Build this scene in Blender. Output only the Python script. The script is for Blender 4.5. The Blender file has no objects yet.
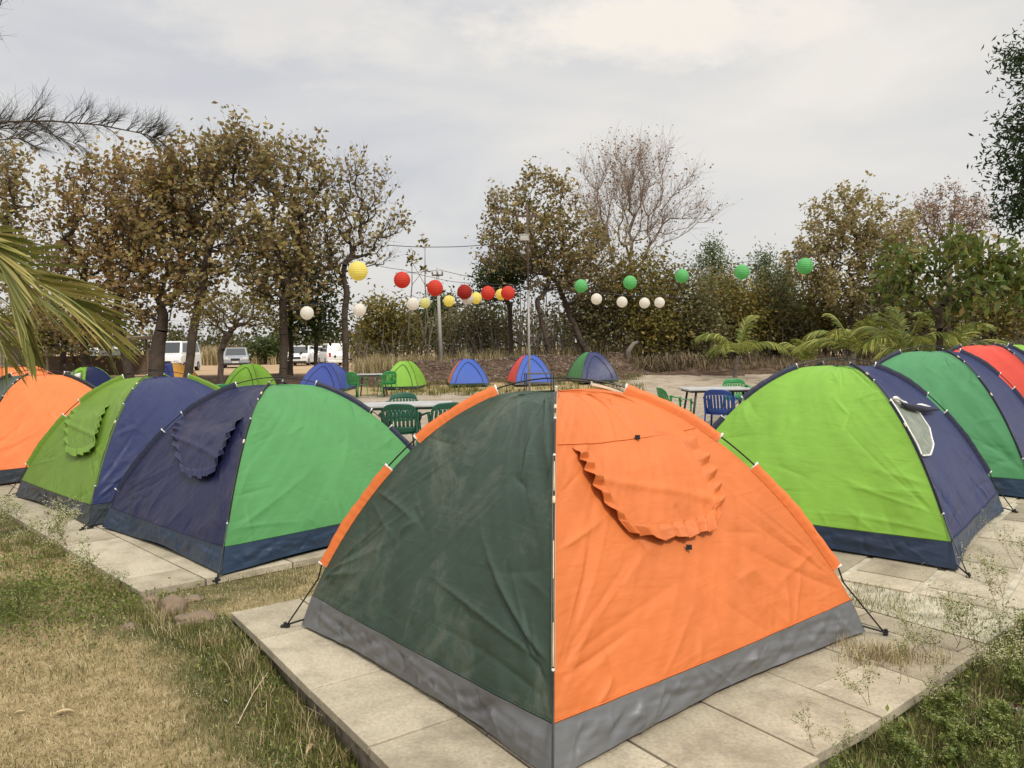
import bpy, bmesh, math, random
import numpy as np
from mathutils import Vector, Matrix, noise as mnoise
rng = np.random.default_rng(7); random.seed(7)
sc = bpy.context.scene; COL = sc.collection

# ------------------------------------------------------------------ camera
F = 769.0; PITCH = math.radians(2.9); ROLL = math.radians(0.8); CAMH = 1.6
fwd = np.array([0, math.cos(PITCH), -math.sin(PITCH)]); r0 = np.array([1, 0, 0.]); u0 = np.cross(r0, fwd)
RIGHT = math.cos(ROLL)*r0 - math.sin(ROLL)*u0; UP = math.cos(ROLL)*u0 + math.sin(ROLL)*r0
CPOS = np.array([0, 0, CAMH])
cd = bpy.data.cameras.new('camera'); cam = bpy.data.objects.new('camera', cd); COL.objects.link(cam)
cd.sensor_width = 36; cd.lens = 36*F/1024; cd.clip_end = 3000; cd.clip_start = 0.05
M3 = Matrix((RIGHT, UP, -fwd)).transposed()
cam.matrix_world = Matrix.Translation(CPOS) @ M3.to_4x4()
sc.camera = cam

# ------------------------------------------------------------------ light
SUN_EL, SUN_AZ = math.radians(48), math.radians(150)      # azimuth clockwise from +Y: behind the camera, to the right
w = bpy.data.worlds.new('World'); sc.world = w; w.use_nodes = True
nt = w.node_tree; nt.nodes.clear()
def N(nt, t, **k):
    n = nt.nodes.new(t)
    for a, b in k.items(): setattr(n, a, b)
    return n
L = nt.links.new
out = N(nt, 'ShaderNodeOutputWorld'); add = N(nt, 'ShaderNodeMixShader')
sky = N(nt, 'ShaderNodeTexSky', sky_type='NISHITA', sun_disc=False, sun_elevation=SUN_EL, sun_rotation=SUN_AZ, dust_density=4.0)
b1 = N(nt, 'ShaderNodeBackground'); b1.inputs[1].default_value = 0.10; L(sky.outputs[0], b1.inputs[0])
tc = N(nt, 'ShaderNodeTexCoord')
mp = N(nt, 'ShaderNodeMapping'); mp.inputs['Scale'].default_value = (1.3, 1.3, 4.2); mp.inputs['Location'].default_value = (0.35, 0.1, 0.55)
L(tc.outputs['Generated'], mp.inputs[0])
nz = N(nt, 'ShaderNodeTexNoise'); nz.inputs['Scale'].default_value = 1.9; nz.inputs['Detail'].default_value = 6; nz.inputs['Roughness'].default_value = .52
nz.inputs['Distortion'].default_value = .35
L(mp.outputs[0], nz.inputs[0])
cr = N(nt, 'ShaderNodeValToRGB')
e = cr.color_ramp.elements
e[0].position = .34; e[0].color = (.54, .545, .57, 1); e[1].position = .78; e[1].color = (.76, .72, .67, 1)
q = cr.color_ramp.elements.new(.50); q.color = (.645, .635, .62, 1)
q = cr.color_ramp.elements.new(.62); q.color = (.70, .675, .64, 1)
L(nz.outputs[0], cr.inputs[0])
sx = N(nt, 'ShaderNodeSeparateXYZ'); L(tc.outputs['Generated'], sx.inputs[0])
mr = N(nt, 'ShaderNodeMapRange'); mr.inputs[1].default_value = .36; mr.inputs[2].default_value = .95; mr.inputs[3].default_value = 1.16; mr.inputs[4].default_value = 2.6
mr.interpolation_type = 'SMOOTHSTEP'
L(sx.outputs[2], mr.inputs[0])
b2 = N(nt, 'ShaderNodeBackground'); last = cr.outputs[0]
for (px_, py_, wx, wz, st, sd_) in ((665, 22, 4.6, 22., 1.0, 0.), (760, 38, 7.0, 30., .8, 3.), (850, 60, 6.0, 20., .35, 6.), (300, 18, 5.5, 18., .45, 9.)):
    dv = (px_-512)*RIGHT+(384-py_)*UP+F*fwd; dv = dv/np.linalg.norm(dv)
    sb = N(nt, 'ShaderNodeVectorMath', operation='SUBTRACT'); L(tc.outputs['Generated'], sb.inputs[0]); sb.inputs[1].default_value = tuple(dv)
    ml = N(nt, 'ShaderNodeVectorMath', operation='MULTIPLY'); L(sb.outputs[0], ml.inputs[0]); ml.inputs[1].default_value = (wx, 1, wz)
    ln_ = N(nt, 'ShaderNodeVectorMath', operation='LENGTH'); L(ml.outputs[0], ln_.inputs[0])
    n6 = N(nt, 'ShaderNodeTexNoise'); n6.inputs['Scale'].default_value = 9; n6.inputs['Detail'].default_value = 6; n6.inputs['Roughness'].default_value = .6; mp6 = N(nt, 'ShaderNodeMapping'); mp6.inputs['Scale'].default_value = (1, 1, 2.2); mp6.inputs['Location'].default_value = (sd_, 0, 0)
    L(tc.outputs['Generated'], mp6.inputs[0]); L(mp6.outputs[0], n6.inputs[0])
    a6 = N(nt, 'ShaderNodeMath', operation='MULTIPLY_ADD'); L(n6.outputs[0], a6.inputs[0]); a6.inputs[1].default_value = 2.4; a6.inputs[2].default_value = -.1
    s6 = N(nt, 'ShaderNodeMath', operation='SUBTRACT'); L(a6.outputs[0], s6.inputs[0]); L(ln_.outputs[1], s6.inputs[1])
    m6 = N(nt, 'ShaderNodeMapRange'); m6.inputs[1].default_value = .1; m6.inputs[2].default_value = .75; m6.inputs[4].default_value = st; L(s6.outputs[0], m6.inputs[0])
    x6 = N(nt, 'ShaderNodeMixRGB'); L(m6.outputs[0], x6.inputs[0]); L(last, x6.inputs[1]); x6.inputs[2].default_value = (.82, .765, .69, 1); last = x6.outputs[0]
L(last, b2.inputs[0]); L(mr.outputs[0], b2.inputs[1])
add.inputs[0].default_value = .9
L(b1.outputs[0], add.inputs[1]); L(b2.outputs[0], add.inputs[2]); L(add.outputs[0], out.inputs[0])
sl = bpy.data.lights.new('sun', 'SUN'); sl.energy = 2.3; sl.angle = math.radians(10); sl.color = (1, .94, .85)
so = bpy.data.objects.new('sun', sl); COL.objects.link(so)
sd = Vector((math.sin(SUN_AZ)*math.cos(SUN_EL), math.cos(SUN_AZ)*math.cos(SUN_EL), math.sin(SUN_EL)))
so.rotation_euler = sd.to_track_quat('Z', 'Y').to_euler(); so.location = (8, -8, 20)
vs = sc.view_settings; vs.view_transform = 'Standard'; vs.look = 'None'; vs.gamma = 1; vs.exposure = 0.08; vs.use_curve_mapping = False

# ------------------------------------------------------------------ helpers
def sstep(a, b, x):
    t = np.clip((np.asarray(x, float)-a)/(b-a), 0, 1); return t*t*(3-2*t)
def _lat(ix, iy, s=0):
    h = np.sin(ix*127.1+iy*311.7+s*74.7)*43758.5453; return h-np.floor(h)
def vnoise(x, y, s=0):
    x = np.asarray(x, float); y = np.asarray(y, float)
    ix = np.floor(x); iy = np.floor(y); fx = x-ix; fy = y-iy; fx = fx*fx*(3-2*fx); fy = fy*fy*(3-2*fy)
    a = _lat(ix, iy, s); b = _lat(ix+1, iy, s); c = _lat(ix, iy+1, s); d = _lat(ix+1, iy+1, s)
    return (a+(b-a)*fx)*(1-fy)+(c+(d-c)*fx)*fy
def fbm(x, y, s=0, o=4):
    r = 0; a = .5
    for i in range(o): r = r+a*vnoise(x*2**i, y*2**i, s+i); a *= .5
    return r/.94
def proj(p):
    d = np.asarray(p, float)-CPOS; z = d@fwd
    return 512+F*(d@RIGHT)/z, 384-F*(d@UP)/z
def ray(px, py): return (px-512)*RIGHT+(384-py)*UP+F*fwd
def at(px, py, Y):
    d = ray(px, py); return CPOS+d*(Y/d[1])

# terrain height
def gz(x, y):
    x = np.asarray(x, float); y = np.asarray(y, float)
    z = -.19+.145*sstep(2.6, 5.2, y)
    z = z+.02*sstep(6, 9, y)+.10*sstep(.3, 1.1, x)*(1-sstep(3, 5.5, y))*sstep(1.5, 2.2, y)
    rr = x/np.maximum(y, 1)
    zf = .25+.42*sstep(-.2, .1, rr)
    z = z+zf*sstep(25, 38, y)
    bm = np.exp(-((y-34)/1.7)**2)*sstep(-.22, -.12, rr)*(1-sstep(.13, .19, rr))
    z = z+bm*(.42+.3*vnoise(x*.6, y*.6, 3))
    bm2 = np.exp(-((y-33)/2.2)**2)*sstep(-.5, -.42, rr)*(1-sstep(-.3, -.24, rr))
    z = z+bm2*.30
    z = z+(fbm(x*1.3, y*1.3, 5)-.5)*(.035+.25*sstep(29, 34, y)*(1-sstep(36, 42, y)))
    return z
def G(px, py):
    d = ray(px, py); t = 1.0/F
    while t < .5:
        p = CPOS+d*t
        if p[2] <= gz(p[0], p[1]): break
        t *= 1.004
    return p
def gp(px, Y):            # ground point seen at column px, distance Y
    p = at(px, 384, Y); return np.array([p[0], Y, float(gz(p[0], Y))])

def tagk(o, label=None, cat=None, group=None, kind=None):
    if label: o['label'] = label
    if cat: o['category'] = cat
    if group: o['group'] = group
    if kind: o['kind'] = kind
    return o
def empty(name, loc, rz=0, label=None, cat=None, group=None):
    o = bpy.data.objects.new(name, None); COL.objects.link(o); o.location = [float(v) for v in loc]; o.rotation_euler = (0, 0, rz)
    o.empty_display_size = .2
    return tagk(o, label, cat, group)
def copy_tree(o, parent=None):
    c = o.copy(); COL.objects.link(c); c.parent = parent
    for ch in list(o.children): copy_tree(ch, c)
    return c

class MB:
    def __init__(s): s.v = []; s.f = []; s.n = 0; s.a = []; s.attr = False
    def add(s, v, f, a=None):
        v = np.asarray(v, float).reshape(-1, 3)
        s.v.append(v)
        if isinstance(f, np.ndarray): s.f += (f+s.n).tolist()
        else: s.f += [[i+s.n for i in q] for q in f]
        if a is None: a = np.zeros(len(v))
        else: s.attr = True; a = np.broadcast_to(a, (len(v),))
        s.a.append(a); s.n += len(v)
    def box(s, c, d, rz=0, rx=0, a=None):
        x, y, z = [k/2 for k in d]
        v = np.array([[-x,-y,-z],[x,-y,-z],[x,y,-z],[-x,y,-z],[-x,-y,z],[x,-y,z],[x,y,z],[-x,y,z]])
        if rx: R = np.array(Matrix.Rotation(rx, 3, 'X')); v = v@R.T
        if rz: R = np.array(Matrix.Rotation(rz, 3, 'Z')); v = v@R.T
        s.add(v+np.array(c), [[0,3,2,1],[4,5,6,7],[0,1,5,4],[1,2,6,5],[2,3,7,6],[3,0,4,7]], a)
    def tube(s, pts, r, n=8, caps=True, a=None):
        pts = np.asarray(pts, float); m = len(pts); r = np.broadcast_to(r, (m,))
        T = np.gradient(pts, axis=0); T /= np.linalg.norm(T, axis=1)[:, None]+1e-12
        ref = np.array([0, 0, 1.]) if abs(T[:, 2]).mean() < .8 else np.array([1., 0, 0])
        A = np.cross(T, ref); A /= np.linalg.norm(A, axis=1)[:, None]+1e-12; B = np.cross(T, A)
        th = np.arange(n)/n*2*math.pi
        V = pts[:, None]+(A[:, None]*np.cos(th)[None, :, None]+B[:, None]*np.sin(th)[None, :, None])*r[:, None, None]
        i = np.arange(m-1)[:, None]*n; j = np.arange(n)[None]; k = (j+1) % n
        Q = np.stack([i+j, i+k, i+n+k, i+n+j], -1).reshape(-1, 4)
        Qs = Q.tolist()
        if caps: Qs += [list(range(n))[::-1], [(m-1)*n+q for q in range(n)]]
        s.add(V.reshape(-1, 3), Qs, a)
    def grid(s, P, a=None, closeu=False):   # P (m,n,3)
        m, n = P.shape[:2]; i = np.arange(m-1)[:, None]*n; j = np.arange(n-1)[None]
        Q = np.stack([i+j, i+j+1, i+n+j+1, i+n+j], -1).reshape(-1, 4)
        s.add(P.reshape(-1, 3), Q, None if a is None else np.asarray(a).reshape(-1))
    def build(s, name, mat, parent=None, smooth=False, bevel=0, solid=0, fattr=None):
        me = bpy.data.meshes.new(name); V = np.concatenate(s.v) if s.v else np.zeros((0, 3))
        me.from_pydata(V.tolist(), [], s.f)
        if s.attr:
            at_ = me.attributes.new('rnd', 'FLOAT', 'POINT'); at_.data.foreach_set('value', np.concatenate(s.a).astype(np.float32))
        me.materials.append(mat)
        if smooth: me.polygons.foreach_set('use_smooth', [True]*len(me.polygons))
        me.update()
        o = bpy.data.objects.new(name, me); COL.objects.link(o); o.parent = parent
        if bevel:
            m = o.modifiers.new('b', 'BEVEL'); m.width = bevel; m.segments = 2; m.limit_method = 'ANGLE'; m.angle_limit = .6
        if solid:
            m = o.modifiers.new('s', 'SOLIDIFY'); m.thickness = solid; m.offset = 0
        return o
def big(name, V, Fq, mat, parent=None, attr=None, smooth=False):      # fast mesh with constant polygon size
    me = bpy.data.meshes.new(name); V = np.asarray(V, np.float32).reshape(-1, 3); Fq = np.asarray(Fq, np.int32); k = Fq.shape[1]
    me.vertices.add(len(V)); me.vertices.foreach_set('co', V.ravel())
    me.loops.add(Fq.size); me.loops.foreach_set('vertex_index', Fq.ravel())
    me.polygons.add(len(Fq)); me.polygons.foreach_set('loop_start', np.arange(len(Fq), dtype=np.int32)*k)
    if smooth: me.polygons.foreach_set('use_smooth', np.ones(len(Fq), bool))
    me.update(calc_edges=True)
    if attr is not None:
        for nm, arr in (attr.items() if isinstance(attr, dict) else [('rnd', attr)]):
            t = me.attributes.new(nm, 'FLOAT', 'POINT'); t.data.foreach_set('value', np.asarray(arr, np.float32))
    me.materials.append(mat)
    o = bpy.data.objects.new(name, me); COL.objects.link(o); o.parent = parent
    return o

# ------------------------------------------------------------------ materials
def newmat(name):
    m = bpy.data.materials.new(name); m.use_nodes = True; nt = m.node_tree
    return m, nt, nt.nodes['Principled BSDF'], nt.nodes['Material Output']
def simple(name, col, rough=.6, metal=0, spec=.5, var=.12, scale=8, bump=0, emis=None, bscale=None):
    m, nt, p, o = newmat(name); L = nt.links.new
    p.inputs['Roughness'].default_value = rough; p.inputs['Metallic'].default_value = metal; p.inputs['Specular IOR Level'].default_value = spec
    tc = N(nt, 'ShaderNodeTexCoord'); nz = N(nt, 'ShaderNodeTexNoise'); nz.inputs['Scale'].default_value = scale; nz.inputs['Detail'].default_value = 5
    L(tc.outputs['Object'], nz.inputs[0])
    r = N(nt, 'ShaderNodeValToRGB'); c = np.array(col)
    r.color_ramp.elements[0].position = .3; r.color_ramp.elements[1].position = .7
    r.color_ramp.elements[0].color = (*np.clip(c*(1-var), 0, 1), 1); r.color_ramp.elements[1].color = (*np.clip(c*(1+var), 0, 1), 1)
    L(nz.outputs[0], r.inputs[0]); L(r.outputs[0], p.inputs['Base Color'])
    if bump:
        b = N(nt, 'ShaderNodeBump'); b.inputs['Strength'].default_value = bump; b.inputs['Distance'].default_value = .01
        n2 = N(nt, 'ShaderNodeTexNoise'); n2.inputs['Scale'].default_value = bscale or scale*4; n2.inputs['Detail'].default_value = 6
        L(tc.outputs['Object'], n2.inputs[0]); L(n2.outputs[0], b.inputs['Height']); L(b.outputs[0], p.inputs['Normal'])
    return m
def leafmat(name, cols, trans=.35, rough=.55):
    m, nt, p, o = newmat(name); L = nt.links.new
    a = N(nt, 'ShaderNodeAttribute', attribute_name='rnd'); r = N(nt, 'ShaderNodeValToRGB'); r.color_ramp.interpolation = 'LINEAR'
    els = r.color_ramp.elements
    while len(els) < len(cols): els.new(.5)
    for i, c in enumerate(cols): els[i].position = i/(len(cols)-1); els[i].color = (*c, 1)
    L(a.outputs['Fac'], r.inputs[0]); L(r.outputs[0], p.inputs['Base Color']); p.inputs['Roughness'].default_value = rough
    p.inputs['Specular IOR Level'].default_value = .3
    t = N(nt, 'ShaderNodeBsdfTranslucent'); L(r.outputs[0], t.inputs[0]); mx = N(nt, 'ShaderNodeMixShader'); mx.inputs[0].default_value = trans
    L(p.outputs[0], mx.inputs[1]); L(t.outputs[0], mx.inputs[2]); L(mx.outputs[0], o.inputs[0])
    return m
def fabric(name, col, dirt=.0, dirtcol=(.35, .33, .28), rough=.55, trans=.12, bump=.16, scratch=0, sheen=.0):
    m, nt, p, o = newmat(name); L = nt.links.new
    tc = N(nt, 'ShaderNodeTexCoord')
    nz = N(nt, 'ShaderNodeTexNoise'); nz.inputs['Scale'].default_value = 2.3; nz.inputs['Detail'].default_value = 6; nz.inputs['Roughness'].default_value = .62
    L(tc.outputs['Object'], nz.inputs[0])
    r = N(nt, 'ShaderNodeValToRGB'); c = np.array(col)
    r.color_ramp.elements[0].position = .35; r.color_ramp.elements[1].position = .68
    r.color_ramp.elements[0].color = (*(c*.93), 1); r.color_ramp.elements[1].color = (*np.clip(c*1.07, 0, 1), 1)
    L(nz.outputs[0], r.inputs[0]); colout = r.outputs[0]
    if dirt:
        n2 = N(nt, 'ShaderNodeTexNoise'); n2.inputs['Scale'].default_value = 2.6; n2.inputs['Detail'].default_value = 9; n2.inputs['Roughness'].default_value = .72; n2.inputs['Distortion'].default_value = .8
        mp = N(nt, 'ShaderNodeMapping'); mp.inputs['Scale'].default_value = (1, 1, .55); mp.inputs['Location'].default_value = (3.1, 1.7, .4)
        L(tc.outputs['Object'], mp.inputs[0]); L(mp.outputs[0], n2.inputs[0])
        mr = N(nt, 'ShaderNodeMapRange'); mr.inputs[1].default_value = .5; mr.inputs[2].default_value = .78; mr.inputs[4].default_value = dirt; L(n2.outputs[0], mr.inputs[0])
        mx = N(nt, 'ShaderNodeMixRGB'); L(mr.outputs[0], mx.inputs[0]); L(colout, mx.inputs[1]); mx.inputs[2].default_value = (*dirtcol, 1); colout = mx.outputs[0]
    if scratch:
        for q, (ang, loc) in enumerate(((.5, 0), (1.15, 5), (-.3, 9))):
            mp = N(nt, 'ShaderNodeMapping'); mp.inputs['Rotation'].default_value = (.4, ang, .2); mp.inputs['Scale'].default_value = (2.2, 2.2, 38); mp.inputs['Location'].default_value = (loc, 0, 0)
            n3 = N(nt, 'ShaderNodeTexNoise'); n3.inputs['Scale'].default_value = 1.3; n3.inputs['Detail'].default_value = 3; n3.inputs['Distortion'].default_value = .5
            L(tc.outputs['Object'], mp.inputs[0]); L(mp.outputs[0], n3.inputs[0])
            mr = N(nt, 'ShaderNodeMapRange'); mr.inputs[1].default_value = .66; mr.inputs[2].default_value = .76; mr.inputs[4].default_value = scratch; L(n3.outputs[0], mr.inputs[0])
            mx = N(nt, 'ShaderNodeMixRGB'); L(mr.outputs[0], mx.inputs[0]); L(colout, mx.inputs[1]); mx.inputs[2].default_value = (*dirtcol, 1); colout = mx.outputs[0]
    L(colout, p.inputs['Base Color']); p.inputs['Roughness'].default_value = rough; p.inputs['Specular IOR Level'].default_value = .35
    # soft creases, two directions
    mp1 = N(nt, 'ShaderNodeMapping'); mp1.inputs['Rotation'].default_value = (0, .7, .5); mp1.inputs['Scale'].default_value = (1.2, 1.2, 3.2)
    w1 = N(nt, 'ShaderNodeTexNoise'); w1.inputs['Scale'].default_value = 1.6; w1.inputs['Detail'].default_value = 2; w1.inputs['Distortion'].default_value = .9
    L(tc.outputs['Object'], mp1.inputs[0]); L(mp1.outputs[0], w1.inputs[0])
    mp2 = N(nt, 'ShaderNodeMapping'); mp2.inputs['Rotation'].default_value = (.3, -.9, -.4); mp2.inputs['Scale'].default_value = (1.3, 1.3, 5)
    w2 = N(nt, 'ShaderNodeTexNoise'); w2.inputs['Scale'].default_value = 2.1; w2.inputs['Detail'].default_value = 2.5; w2.inputs['Distortion'].default_value = 1.3
    L(tc.outputs['Object'], mp2.inputs[0]); L(mp2.outputs[0], w2.inputs[0])
    ad0 = N(nt, 'ShaderNodeMath', operation='ADD'); L(w1.outputs[0], ad0.inputs[0]); L(w2.outputs[0], ad0.inputs[1])
    hts = [ad0.outputs[0]]
    for (sc_, rot, w_) in ((2.6, (.5, .9, .2), .55), (5.5, (-.4, -.6, .7), .30)):
        m3 = N(nt, 'ShaderNodeMapping'); m3.inputs['Rotation'].default_value = rot; m3.inputs['Scale'].default_value = (1, 1, 2.2)
        n3_ = N(nt, 'ShaderNodeTexNoise'); n3_.inputs['Scale'].default_value = sc_; n3_.inputs['Detail'].default_value = 1.5; n3_.inputs['Distortion'].default_value = .4
        L(tc.outputs['Object'], m3.inputs[0]); L(m3.outputs[0], n3_.inputs[0])
        s1 = N(nt, 'ShaderNodeMath', operation='SUBTRACT'); L(n3_.outputs[0], s1.inputs[0]); s1.inputs[1].default_value = .5
        a1 = N(nt, 'ShaderNodeMath', operation='ABSOLUTE'); L(s1.outputs[0], a1.inputs[0])
        p1_ = N(nt, 'ShaderNodeMath', operation='POWER'); L(a1.outputs[0], p1_.inputs[0]); p1_.inputs[1].default_value = .6
        k1 = N(nt, 'ShaderNodeMath', operation='MULTIPLY_ADD'); L(p1_.outputs[0], k1.inputs[0]); k1.inputs[1].default_value = w_; L(hts[-1], k1.inputs[2]); hts.append(k1.outputs[0])
    ad = hts[-1]
    b = N(nt, 'ShaderNodeBump'); b.inputs['Strength'].default_value = bump; b.inputs['Distance'].default_value = .014; L(ad, b.inputs['Height'])
    L(b.outputs[0], p.inputs['Normal'])
    t = N(nt, 'ShaderNodeBsdfTranslucent'); L(colout, t.inputs[0]); mx = N(nt, 'ShaderNodeMixShader'); mx.inputs[0].default_value = trans
    L(p.outputs[0], mx.inputs[1]); L(t.outputs[0], mx.inputs[2]); L(mx.outputs[0], o.inputs[0])
    return m

ORANGE = fabric('orange_nylon', (.66, .18, .047), bump=.42, dirt=.10, dirtcol=(.6, .3, .12))
ORANGE2 = fabric('bright_orange_nylon', (.80, .205, .055))
DKGREEN = fabric('dark_green_nylon', (.038, .066, .045), dirt=.65, dirtcol=(.21, .22, .17), scratch=.14, rough=.45, bump=.34)
GREYSK = fabric('grey_coated_fabric', (.145, .15, .158), dirt=.18, dirtcol=(.24, .23, .21), rough=.42, trans=.02, bump=.3)
NAVY = fabric('navy_nylon', (.024, .034, .110), bump=.28, dirt=.20, dirtcol=(.11, .10, .13), rough=.42)
NAVYD = fabric('dusty_navy_nylon', (.016, .019, .066), bump=.3, dirt=.45, dirtcol=(.12, .095, .10), rough=.42)
NAVYSK = fabric('navy_coated_fabric', (.024, .045, .085), dirt=.2, dirtcol=(.09, .10, .11), rough=.40, trans=.02, bump=.3)
DKSK = fabric('slate_coated_fabric', (.035, .045, .055), dirt=.3, dirtcol=(.12, .12, .12), rough=.4, trans=.02, bump=.5)
GREEN = fabric('mid_green_nylon', (.085, .285, .092), bump=.3, dirt=.08, dirtcol=(.15, .33, .15))
LIME = fabric('lime_nylon', (.215, .44, .05), bump=.4)
OLIVE = fabric('grass_green_nylon', (.155, .275, .03))
JADE = fabric('jade_green_nylon', (.08, .275, .115))
RED = fabric('coral_red_nylon', (.74, .085, .055))
BLUE = fabric('blue_nylon', (.045, .075, .30))
BLUE2 = fabric('royal_blue_nylon', (.04, .10, .42))
YELLOWF = fabric('amber_nylon', (.85, .42, .06))
BLACKF = simple('black_binding', (.012, .013, .016), .6)
NAVYB = simple('navy_binding', (.010, .014, .040), .6)
WHITEF = simple('white_webbing', (.72, .71, .68), .6)
CREAMF = simple('cream_piping', (.62, .50, .36), .6)
POLEM = simple('black_fibreglass', (.012, .012, .012), .3)
MESHM = simple('grey_window_mesh', (.21, .235, .19), .7, var=.25, scale=14, bump=.5)

# ------------------------------------------------------------------ ground
angs = np.radians(np.concatenate([np.linspace(-180, -52, 26)[:-1], np.linspace(-52, 52, 340), np.linspace(52, 180, 26)[1:-1]]))
rad = np.concatenate([[.0], np.geomspace(.6, 60, 300), np.geomspace(60, 1500, 26)[1:]])
A, Rr = np.meshgrid(angs, rad); gx = np.sin(A)*Rr; gy = np.cos(A)*Rr
Z = gz(gx, gy)
nA, nR = len(angs), len(rad)
i = np.arange(nR-1)[:, None]*nA; j = np.arange(nA)[None]; k = (j+1) % nA
Q = np.stack([i+j, i+nA+j, i+nA+k, i+k], -1).reshape(-1, 4)[:, ::-1]
# platforms (x,y corner lists)
PA0 = np.array([-1.73, 4.60]); PAu = np.array([.578, -.816]); PAv = np.array([.816, .578])
def area(x, y):
    rr = x/np.maximum(y, .5)
    # inner yard of bare sandy earth between the two rows of tents
    inner = sstep(5.6, 7.0, y)*sstep(-.2, .5, (x-(-1.3))*.70+(y-6.0)*.72)*sstep(-.3, .5, (3.2-x)*.745+(y-6.6)*.667)
    yard = inner*(1-sstep(24.5, 27.5, y+3*(fbm(x*.3, y*.3, 9)-.5)))
    road = sstep(.10, .17, rr+.02*(fbm(x*.2, y*.2, 4)-.5))*sstep(20, 24, y)*(1-sstep(31.5, 34, y+2*fbm(x*.4, y*.4, 44)))
    sand = np.clip(yard+road, 0, 1)
    soil = sstep(28.5, 31, y)*(1-sstep(40, 43, y))*np.where(y > 31, 1, 1-sstep(.14, .18, rr))
    field = sstep(39, 44, y)
    # greener turf in the upper left and along the platform edge
    dE = (x-PA0[0])*PAv[0]+(y-PA0[1])*PAv[1]
    dE2 = (x+2.48)*.707+(y-5.02)*.707
    near = (1-sstep(.0, .55, -dE-.1+.35*(fbm(x*2, y*2, 11)-.5)))*(y < 4.7)
    ul = sstep(-.1, .8, (-x-2.15)*.9+(y-4.1)*.75)*(y < 9)*(1-sstep(5.5, 8, -x))
    green = np.clip(near*.7+ul*.62*sstep(.3, .6, fbm(x*1.7, y*1.7, 61))+.22*(sstep(.5, .65, fbm(x*1.4, y*1.4, 21)))+.55*sstep(.3, 1.2, x)*(y < 7), 0, 1)
    return sand, soil, field, green
sand, soil, field, green = area(gx, gy)
def groundmat():
    m, nt, p, o = newmat('ground_material'); L = nt.links.new
    tc = N(nt, 'ShaderNodeTexCoord')
    def noise(sc, det=6, ro=.6, dist=0):
        n = N(nt, 'ShaderNodeTexNoise'); n.inputs['Scale'].default_value = sc; n.inputs['Detail'].default_value = det; n.inputs['Roughness'].default_value = ro; n.inputs['Distortion'].default_value = dist
        L(tc.outputs['Object'], n.inputs[0]); return n.outputs[0]
    def ramp(src, stops):
        r = N(nt, 'ShaderNodeValToRGB'); els = r.color_ramp.elements
        while len(els) < len(stops): els.new(.5)
        for i_, (a, c) in enumerate(stops): els[i_].position = a; els[i_].color = (*c, 1)
        L(src, r.inputs[0]); return r.outputs[0]
    def mix(f, a, b):
        x = N(nt, 'ShaderNodeMixRGB'); L(f, x.inputs[0]); L(a, x.inputs[1]); L(b, x.inputs[2]); return x.outputs[0]
    def mask(name, sharp=.25, nsc=3.0):
        a = N(nt, 'ShaderNodeAttribute', attribute_name=name)
        s_ = N(nt, 'ShaderNodeMath', operation='ADD'); L(a.outputs['Fac'], s_.inputs[0])
        k_ = N(nt, 'ShaderNodeMath', operation='MULTIPLY_ADD'); L(noise(nsc), k_.inputs[0]); k_.inputs[1].default_value = .9; k_.inputs[2].default_value = -.45
        L(k_.outputs[0], s_.inputs[1])
        r = N(nt, 'ShaderNodeMapRange'); r.inputs[1].default_value = .5-sharp; r.inputs[2].default_value = .5+sharp; L(s_.outputs[0], r.inputs[0]); return r.outputs[0]
    dry = ramp(noise(9, 9, .75), [(.3, (.20, .15, .07)), (.5, (.37, .285, .15)), (.7, (.52, .415, .24))])
    grn = ramp(noise(12, 8, .7), [(.3, (.035, .045, .015)), (.55, (.075, .09, .03)), (.75, (.16, .15, .06))])
    snd = ramp(noise(2.2, 10, .68), [(.3, (.23, .18, .13)), (.5, (.345, .285, .215)), (.72, (.47, .41, .33))])
    soi = ramp(noise(3.2, 10, .72), [(.34, (.045, .03, .02)), (.52, (.10, .066, .044)), (.66, (.19, .13, .088)), (.80, (.30, .23, .16))])
    fld = ramp(noise(.25, 8, .7), [(.3, (.30, .20, .12)), (.6, (.46, .34, .21)), (.75, (.30, .24, .12))])
    c = mix(mask('green', .3, 7), dry, grn)
    c = mix(mask('sand', .22, 2.5), c, snd); c = mix(mask('soil', .2, 1.5), c, soi); c = mix(mask('field', .3, .5), c, fld)
    L(c, p.inputs['Base Color']); p.inputs['Roughness'].default_value = .95; p.inputs['Specular IOR Level'].default_value = .1
    b = N(nt, 'ShaderNodeBump'); b.inputs['Strength'].default_value = .8; b.inputs['Distance'].default_value = .03
    L(noise(22, 10, .75), b.inputs['Height']); L(b.outputs[0], p.inputs['Normal'])
    return m
g = big('ground', np.stack([gx, gy, Z], -1), Q, groundmat(), attr={'sand': sand.ravel(), 'soil': soil.ravel(), 'field': field.ravel(), 'green': green.ravel()}, smooth=True)
g['kind'] = 'structure'

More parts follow.
